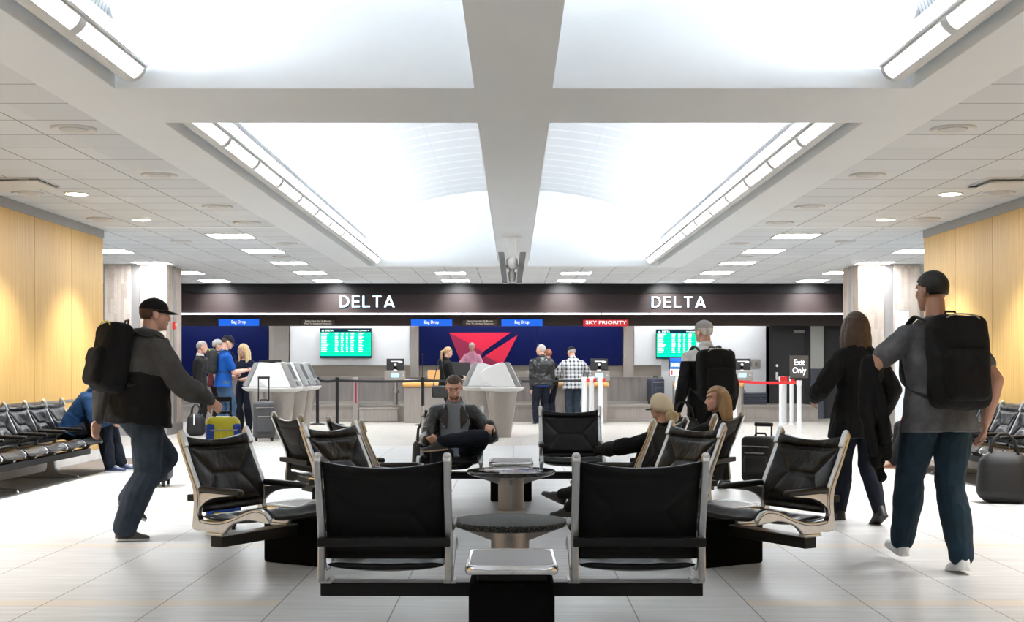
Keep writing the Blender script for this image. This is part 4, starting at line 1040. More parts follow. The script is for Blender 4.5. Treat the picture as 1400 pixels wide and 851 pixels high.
DEF_RINGS_M = [(-.062,.060,.052),(-.045,.086,.064),(-.01,.095,.068),(.04,.090,.064),(.10,.083,.058),(.16,.091,.063),(.215,.097,.065),(.252,.090,.056),(.283,.058,.042),(.305,.038,.034)]
DEF_RINGS_F = [(-.062,.058,.052),(-.045,.086,.066),(-.01,.097,.070),(.04,.086,.062),(.10,.071,.053),(.16,.080,.060),(.205,.088,.072),(.25,.084,.054),(.28,.056,.038),(.302,.033,.030)]
class Fig:
    def __init__(s, name, x, y, face, H, label, sex='m', pose=None, skin='skin', voxel=.008, build=1.0, z=0):
        """face: heading in degrees, 0 looks away from the camera (+Y), positive turns to the left"""
        s.H, s.sex, s.bw, s.voxel = H, sex, build, voxel
        s.root = empty(name, (x, y, z), math.radians(face), label, 'person')
        p = dict(pelvis=(0,0,.53*H), lean=2, lean2=2, side=0, twist=0, ptwist=0, yaw=0, pitch=0, roll=0,
                 ankL=(-.085,-.01,.045*H), ankR=(.085,.01,.045*H), kneeL=(0,1,0), kneeR=(0,1,0), footL=0, footR=0, fpL=0, fpR=0,
                 wrL=None, wrR=None, elL=(-.4,-1,0), elR=(.4,-1,0), hdL=None, hdR=None, hnL=None, hnR=None, curlL=22, curlR=22)
        p.update(pose or {}); s.p = p
        X, Y, Z = V((1,0,0)), V((0,1,0)), V((0,0,1))
        s.R0 = rot(X, 'Z', p['ptwist']); s.F0 = rot(Y, 'Z', p['ptwist'])
        def dirn(a): 
            v = rot(Z, 'X', -a); v = rot(v, 'Y', p['side']); return v
        u0, u1, u2 = dirn(p['lean']), dirn((p['lean']+p['lean2'])/2), dirn(p['lean2'])
        s.P0 = V(p['pelvis']); s.us = (u0,u1,u2)
        s.P1 = s.P0 + u0*.10*H; s.P2 = s.P1 + u1*.11*H; s.P3 = s.P2 + u2*.095*H
        tw = Matrix.Rotation(math.radians(p['twist']), 3, u2)
        s.R2 = (tw @ (s.R0 - u2*s.R0.dot(u2))).normalized(); s.U2 = u2; s.F2 = u2.cross(s.R2).normalized()
        sw = (.101 if sex == 'm' else .088)*H*(.5+.5*build)
        sc_ = s.P2 + u2*.030*H
        s.shR = sc_ + s.R2*sw; s.shL = sc_ - s.R2*sw
        hw = (.052 if sex == 'm' else .054)*H
        s.hipR = s.P0 + s.R0*hw - u0*.012*H; s.hipL = s.P0 - s.R0*hw - u0*.012*H
        for k in 'LR':
            sg = 1 if k == 'R' else -1
            kn, an = ik(getattr(s,'hip'+k), p['ank'+k], .245*H, .242*H, p['knee'+k]); setattr(s,'kn'+k,kn); setattr(s,'an'+k,an)
            sh = getattr(s,'sh'+k)
            wt = p['wr'+k] or (sh + V((sg*.022,.05,-.318*H)))
            el, wr = ik(sh, wt, .172*H, .152*H, p['el'+k]); setattr(s,'el'+k,el); setattr(s,'wr'+k,wr)
        hr = Matrix.Rotation(math.radians(p['yaw']),3,'Z') @ Matrix.Rotation(math.radians(-p['pitch']),3,'X') @ Matrix.Rotation(math.radians(p['roll']),3,'Y')
        base = Matrix.Rotation(math.atan2(s.F2.y, s.F2.x) - PI/2, 3, 'Z')
        s.Hm = base @ hr; s.Rh, s.Fh, s.Uh = s.Hm @ X, s.Hm @ Y, s.Hm @ Z
        s.nb = s.P3 + u2*.012*H
        s.hc = s.P3 + (u2*.4 + s.Uh*.6).normalized()*.093*H + s.Fh*.014*H      # middle of the head
        s.skin = M[skin]; s.garments = {}
    def hp(s, r, f, u): return s.hc + (s.Rh*r + s.Fh*f + s.Uh*u)*s.H
    def rings(s, mb, grow=0, lo=-.07, hi=.31, widen=None, n=28):
        H = s.H; out = []
        for off, hw, hd in (DEF_RINGS_M if s.sex == 'm' else DEF_RINGS_F):
            if off < lo-1e-6 or off > hi+1e-6: continue
            o = off*H
            if off <= .10: c = s.P0 + s.us[0]*o; t = max(0, off/.10*.5)
            elif off <= .21: c = s.P1 + s.us[1]*(o-.10*H); t = .5 + (off-.10)/.11*.3
            else: c = s.P2 + s.us[2]*(o-.21*H); t = 1
            R = (s.R0*(1-t) + s.R2*t).normalized(); U = s.us[0] if off < .1 else s.us[1] if off < .21 else s.us[2]
            F = U.cross(R).normalized(); R = F.cross(U)
            w, d = hw*H*s.bw + grow, hd*H*s.bw + grow
            out.append([c + R*(w*math.copysign(abs(math.cos(2*PI*i/n))**.85, math.cos(2*PI*i/n))) + F*(d*math.copysign(abs(math.sin(2*PI*i/n))**.85, math.sin(2*PI*i/n))) for i in range(n)])
        mb.loft(out)
        return out
    def arm(s, mb, k, g0=0, g1=0, g2=0, upto=1.0):
        H = s.H*(1 if s.sex == 'm' else .92); sh, el, wr = getattr(s,'sh'+k), getattr(s,'el'+k), getattr(s,'wr'+k)
        inn = s.P2 + s.U2*.040*s.H
        mb.cap(sh*.45+inn*.55, .040*H+g0*.6, sh, .034*H+g0)
        if upto <= .5:
            e = sh + (el-sh)*(upto/.5); mb.cap(sh, .033*H+g0, e, .028*H+g1); return
        mb.cap(sh, .033*H+g0, el, .0255*H+g1)
        f = (upto-.5)/.5; e = el + (wr-el)*f
        mid = el + (e-el)*.35
        mb.cap(el, .0255*H+g1, mid, .0255*H+g1); mb.cap(mid, .0255*H+g1, e, .0165*H+(.009*H)*(1-f)+g2)
    def leg(s, mb, k, g0=0, g1=0, g2=0, upto=1.0):
        H = s.H; hip, kn, an = getattr(s,'hip'+k), getattr(s,'kn'+k), getattr(s,'an'+k)
        mb.cap(hip, .052*H+g0, hip+(kn-hip)*.5, .045*H+(g0+g1)/2); mb.cap(hip+(kn-hip)*.5, .045*H+(g0+g1)/2, kn, .033*H+g1)
        e = kn + (an-kn)*upto; mid = kn + (e-kn)*.38; bk = (s.F0*-.010*H)
        mb.cap(kn, .033*H+g1, mid+bk, .034*H+(g1+g2)/2); mb.cap(mid+bk, .034*H+(g1+g2)/2, e, .021*H+g2)
    def hand(s, mb, k):
        H = s.H; p = s.p; sg = 1 if k == 'R' else -1; wr, el = getattr(s,'wr'+k), getattr(s,'el'+k)
        d = V(p['hd'+k]).normalized() if p['hd'+k] else (wr-el).normalized()
        n = V(p['hn'+k]) if p['hn'+k] else V((-sg,0,0)) + s.F2*.2
        n = (n - d*n.dot(d)).normalized(); side = d.cross(n)*(1 if k == 'L' else -1)     # towards the thumb
        sc_ = H/1.75*(.94 if s.sex == 'm' else .86); curl = p['curl'+k]
        mb.cap(wr - d*.02, .024*sc_, wr + d*.02*sc_, .024*sc_)
        for i, (o, L) in enumerate(((.030,.074),(.010,.082),(-.010,.076),(-.029,.060))):
            b = wr + d*.018*sc_ + side*o*.6*sc_; kn = wr + d*.092*sc_ + side*o*sc_ - n*.002
            mb.cap(b, .015*sc_, kn, .0125*sc_)
            q, ang = kn, curl*.6
            for seg, (fl, r0, r1) in enumerate(((.42,.0105,.0098),(.32,.0098,.009),(.26,.009,.0078))):
                dd = d*math.cos(math.radians(ang)) + n*math.sin(math.radians(ang)) + side*(.05*(1.5-i)*.5)
                e = q + dd.normalized()*L*fl*sc_; mb.cap(q, r0*sc_, e, r1*sc_, n=8); q = e; ang += curl*(1.1 - .15*i*0)
        b = wr + d*.022*sc_ + side*.018*sc_; t1 = b + (d*.55 + side*.75 + n*.25).normalized()*.042*sc_; t2 = t1 + (d*.85 + side*.35 + n*.35).normalized()*.032*sc_; t3 = t2 + (d*.95 + n*.35).normalized()*.026*sc_
        mb.cap(b, .0155*sc_, t1, .013*sc_); mb.cap(t1, .0125*sc_, t2, .011*sc_); mb.cap(t2, .011*sc_, t3, .0088*sc_)
        s.__dict__['palm'+k] = wr + d*.075*sc_ + n*.02
    def body(s, face=True, brow='hair_brown', lips=None, jaw=1.0, look=None):
        mb = MB(); H = s.H
        s.rings(mb)
        for k in 'LR':
            s.arm(mb, k); s.leg(mb, k); s.hand(mb, k)
            an, kn = getattr(s,'an'+k), getattr(s,'kn'+k); fd = s.footdir(k)
            mb.cap(an - V((0,0,.012*H)), .016*H, an + fd*.075*H - V((0,0,.030*H)), .009*H)
        mb.cap(s.nb - s.us[2]*.03*H, .036*H*(1 if s.sex=='m' else .86), s.hc - s.Uh*.03*H - s.Fh*.016*H, .031*H*(1 if s.sex=='m' else .84))
        Hm = s.Hm; e = lambda c, r: mb.ell(s.hp(*c), tuple(q*H for q in r), Hm, 20, 14)
        e((0,-.006,.016), (.043,.053,.050)); e((0,.012,-.016), (.036,.042,.046)); e((0,.024,-.038), (.027*jaw,.029,.026)); e((0,.044,-.052), (.012,.010,.010))
        e((0,.040,.020), (.030,.014,.012)); e((.022,.034,-.010), (.014,.012,.013)); e((-.022,.034,-.010), (.014,.012,.013))
        mb.cap(s.hp(0,.051,.008), .0055*H, s.hp(0,.0615,-.014), .0078*H); e((.006,.055,-.017),(.006,.006,.005)); e((-.006,.055,-.017),(.006,.006,.005))
        e((0,.049,-.032), (.014,.007,.0065))
        for sg in (-1, 1): e((sg*.0445,-.006,-.004), (.0055,.012,.018))
        s.bodyo = vox(mb, 'body', s.skin, s.root, s.voxel, 2)
        if face:
            for sg in (-1, 1):
                q = MB(); q.ell(s.hp(sg*.0165,.0445,.004), (.0080*H,.0060*H,.0030*H), Hm, 12, 8); o = q.build('eye', M['eye_white'], s.root, True)
                q = MB(); q.ell(s.hp(sg*.0165+.001*(look or 0),.0492,.0035), (.0036*H,.0022*H,.0029*H), Hm, 10, 6); q.build('iris', M['eye_dark'], o, True)
                q = MB(); q.tube([s.hp(sg*.007,.0525,.0155), s.hp(sg*.017,.0515,.0185), s.hp(sg*.027,.0455,.0150)], [.0018*H,.0024*H,.0012*H], n=8); q.build('eyebrow', M[brow], s.root, True)
            q = MB(); q.ell(s.hp(0,.0535,-.0315), (.0125*H,.0034*H,.0030*H), Hm, 14, 8); q.ell(s.hp(0,.0525,-.0365), (.0105*H,.0036*H,.0032*H), Hm, 14, 8); q.build('lips', M[lips or ('lips' if s.sex == 'f' else 'lips_man')], s.root, True)
        return s
    def footdir(s, k):
        a = s.p['foot'+k]; fd = rot((0,1,0), 'Z', a); fp = math.radians(s.p['fp'+k]); return V((fd.x*math.cos(fp), fd.y*math.cos(fp), -math.sin(fp)))
    def shoes(s, m, sole='sole_dark', high=0, size=1.0):
        prof = [(-.062,.012,.045),(-.055,.028,.085),(-.035,.036,.105+high),(0,.038,.108+high),(.04,.038,.092+high*.4),(.085,.042,.066),(.13,.043,.047),(.165,.037,.040),(.188,.024,.032),(.196,.010,.022)]
        for k in 'LR':
            an = getattr(s,'an'+k); fd = s.footdir(k); z = (V((0,0,1)) - fd*fd.z).normalized(); r = fd.cross(z); f = s.H/1.78*size
            o = an - z*(.045*s.H)
            def ring(y, w, h, z0, grow=0): 
                pts = []
                for i in range(18):
                    a = 2*PI*i/18; cx = math.cos(a); sz = math.sin(a)
                    zz = z0 + (max(sz,0)**.8)*(h-z0) if sz > 0 else z0
                    pts.append(o + fd*(y*f) + r*((w+grow)*f*math.copysign(abs(cx)**(.75 if sz > 0 else .5), cx)) + z*(zz*f))
                return pts
            a = MB(); a.loft([ring(y, w, h, .014) for y, w, h in prof]); sh = a.build('shoe', M[m], s.root, True, angle=60)
            a = MB(); a.loft([ring(y, w, .024, .0, .004) for y, w, h in prof]); a.build('sole', M[sole], sh, True, angle=50)
            a = MB(); 
            for t in (.055,.075,.095): a.tube([o + fd*(t*f) - r*.022*f + z*(.082-.42*(t-.03))*f, o + fd*(t*f) + z*(.092-.42*(t-.03))*f, o + fd*(t*f) + r*.022*f + z*(.082-.42*(t-.03))*f], .0035, n=6)
            a.build('laces', M[sole if m != 'shoe_black' else 'shoe_black'], sh, True)
        return s
    def trousers(s, m, g0=.016, g1=.018, g2=.026, upto=.97, **k):
        mb = MB(); s.rings(mb, .009, -.07, .045)
        for q in 'LR': s.leg(mb, q, g0, g1, g2, upto)
        s.garments['trousers'] = vox(mb, 'trousers', M[m], s.root, max(s.voxel, .008), 3, k.get('disp', .006), 8, seed=s.H*7, aniso=(1,1,.6)); return s
    def top(s, name, m, g=.016, sleeve=1.0, gs=None, hem=-.03, flare=.01, collar=None, hood=None, disp=.006, hi=.31, cuff=.012, **k):
        mb = MB(); gs = g*.9 if gs is None else gs
        rr = s.rings(mb, g, -.012, hi)
        # skirt of the garment: rings continued down from the hips
        if hem < -.012:
            base = rr[0]; c = sum(base, V())/len(base); dn = -s.us[0] if s.p.get('skirt_dir') is None else V(s.p['skirt_dir']).normalized(); out = []
            for t in (0, .5, 1.0):
                f = 1 + (flare*t)/.17; out.append([c + (q-c)*f + dn*(abs(hem)-.012)*s.H*t for q in base])
            mb.loft(out[::-1])
        for q in 'LR': 
            if sleeve > 0: s.arm(mb, q, gs, gs, (cuff if sleeve >= .9 else gs), min(sleeve, 1.0))
        if hi > .29: mb.cap(s.P3 - s.U2*.02*s.H, .040*s.H+g*.3, s.P3 - s.U2*.006*s.H, .034*s.H+g*.2)
        o = vox(mb, name, None, s.root, max(s.voxel, .0075), 3, disp, k.get('freq', 8), k.get('mats') or [M[m]], k.get('matfn'), seed=s.H*3, aniso=(1,1,.7)); s.garments[name] = o
        if collar:
            mb = MB(); n = 26; ra = []
            for zz, rad in ((-.012,.043),(.018,.039),(.024,.040),(.008,.046),(-.014,.052)):
                ra.append([s.P3 + s.U2*zz*s.H + (s.R2*math.cos(2*PI*i/n) + s.F2*math.sin(2*PI*i/n)*.95)*rad*s.H + s.U2*(.012*s.H*-math.sin(2*PI*i/n)) for i in range(n)])
            mb.loft(ra + [ra[0]], close=False); mb.build('collar', M[collar], o, True)
        if hood:
            mb = MB()
            for i in range(9):
                a = math.radians(-200 + 220*i/8 + 0); a2 = math.radians(-200 + 220*(i+1)/8)
                P = lambda a: s.P3 + (s.R2*math.cos(a)*.056 + s.F2*math.sin(a)*.055)*s.H + s.U2*.006*s.H*(1 if math.sin(a) < 0 else 0)
                if i < 8: mb.cap(P(a), .022*s.H, P(a2), .022*s.H)
            mb.ell(s.P3 - s.F2*.062*s.H - s.U2*.028*s.H, (.060*s.H,.026*s.H,.040*s.H), Matrix((s.R2,s.F2,s.U2)).transposed())
            vox(mb, 'hood', M[hood], o, .009, 3, .004, 9)
        return s
    def hair(s, m, style='short', line=.30, nape=-.55, thick=1.0, side=0):
        H = s.H; mb = MB(); nu, nv = 40, 26; c = V((0,-.006,.014)); r = V((.0475,.0585,.0565))*(.97+.03*thick)
        vs, fs = [], []
        for j in range(nv+1):
            ph = PI*j/nv
            for i in range(nu):
                t = 2*PI*i/nu; d = V((math.sin(ph)*math.cos(t), math.sin(ph)*math.sin(t), math.cos(ph)))
                w = 1 + .03*noise.noise(d*6 + V((H,0,0))) + .02*noise.noise(V((d.x*14, d.y*14, d.z*3)))
                vs.append((d, s.hp(c.x+d.x*r.x*w, c.y+d.y*r.y*w, c.z+d.z*r.z*w)))
        for j in range(nv):
            for i in range(nu):
                f = (j*nu+i, (j+1)*nu+i, (j+1)*nu+(i+1)%nu, j*nu+(i+1)%nu); d = sum((vs[q][0] for q in f), V())/4
                if d.y > .30 and d.z < line + .45*max(0, d.y-.3)*0 + .25*abs(d.x): continue      # forehead and face
                if d.z < nape + (.50*(d.y+1) if d.y > -.35 else 0): continue                    # below the ears
                if abs(d.x) > .75 and -.55 < d.z < .02 and -.30 < d.y < .32 and style == 'short': continue   # around the ears
                fs.append(f)
        used = sorted({q for f in fs for q in f}); ix = {q: i for i, q in enumerate(used)}
        o = link_mesh('hair', [vs[q][1] for q in used], [tuple(ix[q] for q in f) for f in fs], M[m], s.root, True)
        md = o.modifiers.new('sol', 'SOLIDIFY'); md.thickness = .012*thick; md.offset = -.6
        extra = MB()
        if style in ('long', 'shoulder'):
            L = .19 if style == 'long' else .115; N = 17
            for i in range(N):
                a = math.radians(-32 + 244*i/(N-1) ) if style == 'long' else math.radians(-2 + 184*i/(N-1))     # 0 right, 90 back
                px, py = math.cos(a), -math.sin(a); wv = .006*math.sin(i*2.1)
                top = s.hp(px*.040, -.006+py*.045, .030); m1 = s.hp(px*.050, -.006+py*.058, -.012); m2 = s.hp(px*(.053+wv), -.004+py*.062, -.055)
                front = max(0, -py + .25)
                m3 = m2 + V((0,0,-1))*(L-.055)*H*(1 - .10*math.sin(i*1.7)) - s.Fh*.010*H + s.Rh*px*.006*H
                extra.cap(top, .014*H, m1, .015*H); extra.cap(m1, .015*H, m2, .0145*H); extra.cap(m2, .0145*H, m3, .0075*H)
        if style == 'ponytail':
            a = s.hp(0,-.064,.012); b = s.hp(0,-.088,-.010); c_ = b + V((0,0,-.065*H)) - s.Fh*.004*H; d_ = c_ + V((0,0,-.06*H)) + s.Fh*.004*H
            extra.cap(s.hp(0,-.05,.016), .016*H, a, .009*H); extra.cap(a, .010*H, b, .017*H); extra.cap(b, .017*H, c_, .018*H); extra.cap(c_, .018*H, d_, .007*H)
        if style == 'bun':
            extra.ell(s.hp(0,-.070,-.050), (.036*H,.031*H,.034*H), s.Hm)
        if extra.v: vox(extra, 'hair_length', M[m], o, .008, 2, .004, 22, aniso=(1.6,1.6,.25))
        return s
    def cap_hat(s, m, brim=True, back=False, yaw=0):
        H = s.H; mb = MB(); n = 28; rings = []
        for j in range(9):
            ph = PI/2*j/8
            rings.append([s.hp(.0500*math.cos(ph)*math.cos(2*PI*i/n), -.006+.0610*math.cos(ph)*math.sin(2*PI*i/n), .022 + .050*math.sin(ph)) for i in range(n)])
        rings[-1] = [s.hp(.001*math.cos(2*PI*i/n), -.006+.001*math.sin(2*PI*i/n), .0722) for i in range(n)]
        mb.loft(rings); o = mb.build('cap', M[m], s.root, True, angle=60)
        if brim:
            q = MB(); top, bot = [], []; sg = -1 if back else 1; k = 14
            for e in range(2):
                for i in range(k+1):
                    a = PI*i/k; rx = .046; ry = (.050 if e == 0 else .105) 
                    x = rx*math.cos(a); y = -.006 + sg*(ry*math.sin(a) if e else .058*math.sin(a)*.98)
                    u = .020 - (.010*math.sin(a) if e else 0) - .010*abs(math.cos(a))**2*(1 if e else .3)
                    top.append(s.hp(x, y, u+.003)); bot.append(s.hp(x, y, u))
            vs = top + bot; N = 2*(k+1); fs = []
            for i in range(k):
                fs += [(i,i+1,k+2+i,k+1+i), (N+i,N+k+1+i,N+k+2+i,N+i+1), (k+1+i,k+2+i,N+k+2+i,N+k+1+i), (i,N+i,N+i+1,i+1)]
            q.add(vs, fs); q.build('brim', M[m], o, True, angle=50)
        q = MB(); q.ell(s.hp(0,-.006,.0725), (.004*H,.004*H,.002*H), s.Hm, 8, 6); q.build('cap_button', M[m], o)
        return s
    def pack(s, m, label, w=.30, h=.46, d=.17, side=0, strap='rubber', drop=0, trim=None, off=0):
        """a worn backpack: a thing of its own, set in the wearer's frame"""
        q = empty('backpack', s.root.location[:], s.root.rotation_euler.z, label, 'backpack'); H = s.H
        B = Matrix((s.R2, s.F2, s.U2)).transposed(); bd = .066*H*s.bw + .02
        c = s.P2 - s.F2*(bd + d/2) + s.U2*(-.03 - drop) + s.R2*off
        def bx(x0,x1,y0,y1,z0,z1,r,name,mm,par=None,disp=.006):
            b = MB(); b.rbox(x0,x1,y0,y1,z0,z1,r,5); b.v = [c + B @ v for v in b.v]; return vox(b, name, mm, par or q, .010, 4, disp, 6)
        main = bx(-w/2,w/2,-d/2,d/2,-h/2,h/2,.07,'main_bag',M[m]); bx(-w*.38,w*.38,-d/2-.05,-d/2+.04,-h*.42,h*.12,.04,'front_pocket',M[m])
        for k in 'LR':
            sg = 1 if k == 'R' else -1; sh = s.P2 + s.U2*.075*H + s.R2*sg*.075*H
            pts = [c + B @ V((sg*w*.24, d/2, h*.42)), sh - s.F2*.045*H + s.U2*.012*H, sh + s.U2*.024*H, sh + s.F2*.068*H - s.U2*.015*H, s.P2 + s.R2*sg*.080*H + s.F2*.088*H - s.U2*.04*H, s.P2 + s.R2*sg*.104*H + s.F2*.03*H - s.U2*.12*H, c + B @ V((sg*w*.42, d/2, -h*.36))]
            b = MB(); b.tube(smooth3(pts, 5), .020, n=8, r2=.008); b.build('strap', M[strap], q, True)
        b = MB(); b.tube([c + B @ V(p) for p in ((-.04,d/2-.03,h/2-.01),(-.03,d/2-.03,h/2+.035),(.03,d/2-.03,h/2+.035),(.04,d/2-.03,h/2-.01))], .008); b.build('grab_handle', M[strap], q, True)
        b = MB(); b.tube(smooth3([c + B @ V(p) for p in ((-w*.36,-d*.3,h*.28),(-w*.28,-d*.42,h*.46),(0,-d*.42,h*.50),(w*.28,-d*.42,h*.46),(w*.36,-d*.3,h*.28))], 5), .005); b.build('zipper', M[trim or 'steel_panel'], q, True)
        return q
def smooth3(pts, k=6):
    pts = [V(p) for p in pts]; P = [pts[0]] + pts + [pts[-1]]; out = []
    for i in range(1, len(P)-2):
        for j in range(k):
            t = j/k; t2, t3 = t*t, t*t*t
            out.append(.5*((2*P[i]) + (-P[i-1]+P[i+1])*t + (2*P[i-1]-5*P[i]+4*P[i+1]-P[i+2])*t2 + (-P[i-1]+3*P[i]-3*P[i+1]+P[i+2])*t3))
    out.append(pts[-1]); return out
def W2L(f, pts):
    return f
# ------------------------------------------------------------------ the travellers
def segd3(c, a, b):
    d = b-a; t = max(0, min(1, (c-a).dot(d)/d.length_squared)); return (c-a-d*t).length
def P2(px, py, Y): return V((pxX(px, Y), Y, pxZ(py, Y)))
# 1 capped walker on the left, mid-stride towards the right
F = Fig('person', -2.72, 9.2, -44, 1.76, 'man in black cap and grey-black jacket with backpack striding on the left', pose=dict(
    pelvis=(0,.02,.925), lean=7, lean2=10, twist=-14, ptwist=6, yaw=-6, pitch=3,
    ankR=(.07,-.14,.085), ankL=(-.08,-.02,.27), kneeL=(0,1,.1), footR=-4, footL=0, fpL=30, fpR=4,
    wrR=(.22,.46,1.00), elR=(.7,-1,-.5), hdR=(.0,.75,-.6), wrL=(-.26,-.16,.86), elL=(-.5,-1,0)), voxel=.007, build=1.16)
F.body(); F.trousers('denim', .028, .034, .044); F.shoes('shoe_grey', 'sole_white')
zj = 1.19
F.top('jacket', None, .055, 1.0, .038, hem=-.06, flare=.012, hood='grey_fleece', disp=.010, freq=6, mats=[M['black_cloth'], M['grey_fleece']],
      matfn=lambda c: 1 if (c.z > zj + .04*noise.noise(c*5) or min(segd3(c, F.shL, F.elL), segd3(c, F.elL, F.wrL), segd3(c, F.shR, F.elR), segd3(c, F.elR, F.wrR)) < .098) else 0, collar='blue_cloth')
F.hair('hair_brown', line=.15); F.cap_hat('cap_black')
F.pack('black_cloth', 'black backpack worn by the striding man in black cap', .32, .50, .20, trim='case_yellow')
# 2 man in blue hoodie bent forward in the left wall row
F = Fig('person', -5.17, 15.10, -90, 1.78, 'man in blue hoodie sitting bent forward against the left maple wall', pose=dict(
    pelvis=(0,-.06,.50), lean=28, lean2=52, pitch=42,
    ankR=(.12,.42,.085), ankL=(-.12,.48,.085), kneeR=(0,1,1), kneeL=(0,1,1), wrR=(.08,.42,.60), elR=(.8,-.3,.0), wrL=(-.06,.44,.60), elL=(-.8,-.3,.0), curlR=45, curlL=45), build=1.05)
F.body(); F.trousers('denim_dark', .022,.024,.03); F.shoes('shoe_navy', 'sole_white'); F.top('hoodie', 'hoodie_blue', .03, 1.0, .024, hem=-.02, hood='hoodie_blue', disp=.009); F.hair('hair_brown')
# 3 group queuing on the far left
F = Fig('person', -5.30, 23.25, -62, 1.84, 'man in blue T-shirt and dark cap holding a phone, queuing by left kiosks', pose=dict(
    pitch=22, yaw=-10, wrR=(.10,.40,1.18), elR=(.5,-1,-.4), hdR=(-.3,1,.0), hnR=(-.6,-.2,.8), wrL=(-.08,.40,1.18), elL=(-.5,-1,-.4), hdL=(.3,1,0), hnL=(.5,-.2,.8), curlR=40, curlL=40,
    ankL=(-.10,-.06,.083), ankR=(.10,.08,.083)), skin='skin', voxel=.010)
F.body(); F.trousers('denim_mid', .018,.02,.03); F.shoes('shoe_white', 'sole_white'); F.top('tee', 'royal_tee', .024, .34, .018, hem=-.06, flare=.02, disp=.004); F.hair('hair_brown'); F.cap_hat('cap_navy')
F.pack('case_black', 'dark grey backpack worn by the man in blue T-shirt', .28, .46, .17, trim='case_yellow')
b = MB(); b.rbox(-.036,.036,-.075,.075,-.005,.005,.004); b.cur = 1; b.box(-.031,.031,-.068,.068,.0048,.0056); ph = b.build('phone', None, None, mats=[M['black_plastic'], M['scr_dark']]); R = F.root.matrix_basis
ph.location = (-5.30+.43*.88, 23.25+.43*.47, 1.205); ph.rotation_euler = (D2(25),0,D2(-62)); tag(ph, 'dark phone held by the man in blue T-shirt', 'phone')
F = Fig('person', -5.04, 23.95, 160, 1.69, 'blonde woman in navy top and jeans standing beside the man in blue T-shirt', 'f', dict(
    pitch=18, yaw=-8, wrR=(.02,.30,1.06), elR=(.8,-.5,-.2), hdR=(-1,.5,.1), hnR=(0,-.3,1), wrL=(-.06,.28,1.00), elL=(-.8,-.6,-.2), hdL=(.9,.6,.1), hnL=(0,-.3,1), curlR=40, curlL=40), skin='skin', voxel=.009)
F.body(brow='hair_darkblonde'); F.trousers('denim_dark', .010,.012,.016, .93); F.shoes('shoe_black', 'sole_dark', size=.9); F.top('top', 'navy_knit', .012, .50, .010, hem=-.055, hi=.29); F.hair('hair_blonde', 'long', line=.22, thick=1.2)
F = Fig('person', -6.02, 24.4, -80, 1.74, 'grey-haired person in dark suit with white collar at the left end of the queue', pose=dict(pitch=4), voxel=.010)
F.body(brow='hair_grey'); F.trousers('charcoal_suit'); F.shoes('shoe_black'); F.top('jacket', 'charcoal_suit', .02, 1.0, .016, hem=-.07, collar='white_shirt'); F.hair('hair_grey', thick=1.3)
F = Fig('person', -5.98, 25.5, -75, 1.80, 'person in light cap mostly hidden behind the man in blue T-shirt', pose=dict(pitch=6), voxel=.011)
F.body(); F.trousers('charcoal_suit'); F.shoes('shoe_black'); F.top('shirt', 'maroon_cap', .018, .4, .016, hem=-.06); F.hair('hair_grey'); F.cap_hat('cap_grey')
# 4 people at the counters
F = Fig('person', pxX(609,27.45), 27.45, -72, 1.68, 'woman in black with long ponytail standing at the left check-in counter', 'f', dict(
    pitch=10, yaw=6, wrR=(.10,.34,1.02), elR=(.6,-1,-.2), wrL=(-.10,.36,1.0), elL=(-.5,-1,-.3)), voxel=.010)
F.body(); F.trousers('black_cloth', .010,.012,.016); F.shoes('shoe_black'); F.top('coat', 'black_wool', .024, 1.0, .016, hem=-.15, flare=.02, collar='black_wool'); F.hair('hair_darkblonde', 'ponytail', line=.30)
q = empty('handbag', (pxX(601,27.2), 27.17, .58), D2(-72), 'black handbag hanging at the side of the ponytailed woman', 'handbag')
b = MB(); b.rbox(-.05,.05,-.17,.17,0,.26,.045,4); vox(b, 'bag_body', M['black_leather'], q, .010, 3, .004)
b = MB(); b.tube(smooth3([(0,-.14,.24),(0,-.10,.46),(.03,.0,.84),(0,.10,.46),(0,.14,.24)], 6), .009); b.build('strap', M['rubber'], q, True)
F = Fig('person', pxX(645,29.7), 29.95, 168, 1.46, 'check-in agent in pink shirt standing behind the left counter', 'f', dict(pitch=14, yaw=10, wrR=(.22,.30,.80), elR=(1,-.6,0), wrL=(-.22,.30,.80), elL=(-1,-.6,0)), skin='skin_pale', voxel=.010, build=1.22, z=.36)
F.body(brow='hair_grey'); F.trousers('charcoal_suit'); F.shoes('shoe_black'); F.top('shirt', 'pink_shirt', .020, 1.0, .020, hem=-.05, collar='pink_shirt'); F.hair('hair_white', thick=1.35, line=.20)
F = Fig('person', pxX(741,27.4), 27.4, 18, 1.73, 'man in black leather jacket and jeans waiting at the right counter', pose=dict(
    yaw=48, pitch=-2, ankL=(-.12,.02,.078), ankR=(.10,-.02,.078), twist=-8), build=1.14, voxel=.009)
F.body(brow='hair_grey'); F.trousers('denim_dark', .02,.022,.03); F.shoes('shoe_black', 'sole_white'); F.top('jacket', 'black_leather', .034, 1.0, .026, hem=-.045, disp=.010, collar='black_leather'); F.hair('hair_grey', thick=.6, line=.30)
b = MB(); F.rings(b, .022, -.07, -.04 if 0 else .0); vox(b, 'shirt_tail', M['shirt_blue'], F.root, .010, 3)
b = MB(); b.tube([F.hp(.046,-.0,.05), F.hp(.03,.035,.066), F.hp(-.03,.035,.066), F.hp(-.046,0,.05)], .006); b.build('sunglasses', M['black_plastic'], F.root, True)
F = Fig('person', pxX(750,28.0), 27.98, 10, 1.64, 'red-haired person half hidden behind the man in leather jacket', 'f', dict(yaw=20, pitch=0), voxel=.011)
F.body(); F.trousers('denim_dark'); F.shoes('shoe_black'); F.top('jacket', 'black_cloth', .022, 1.0, .016, hem=-.04); F.hair('hair_ginger', thick=1.3)
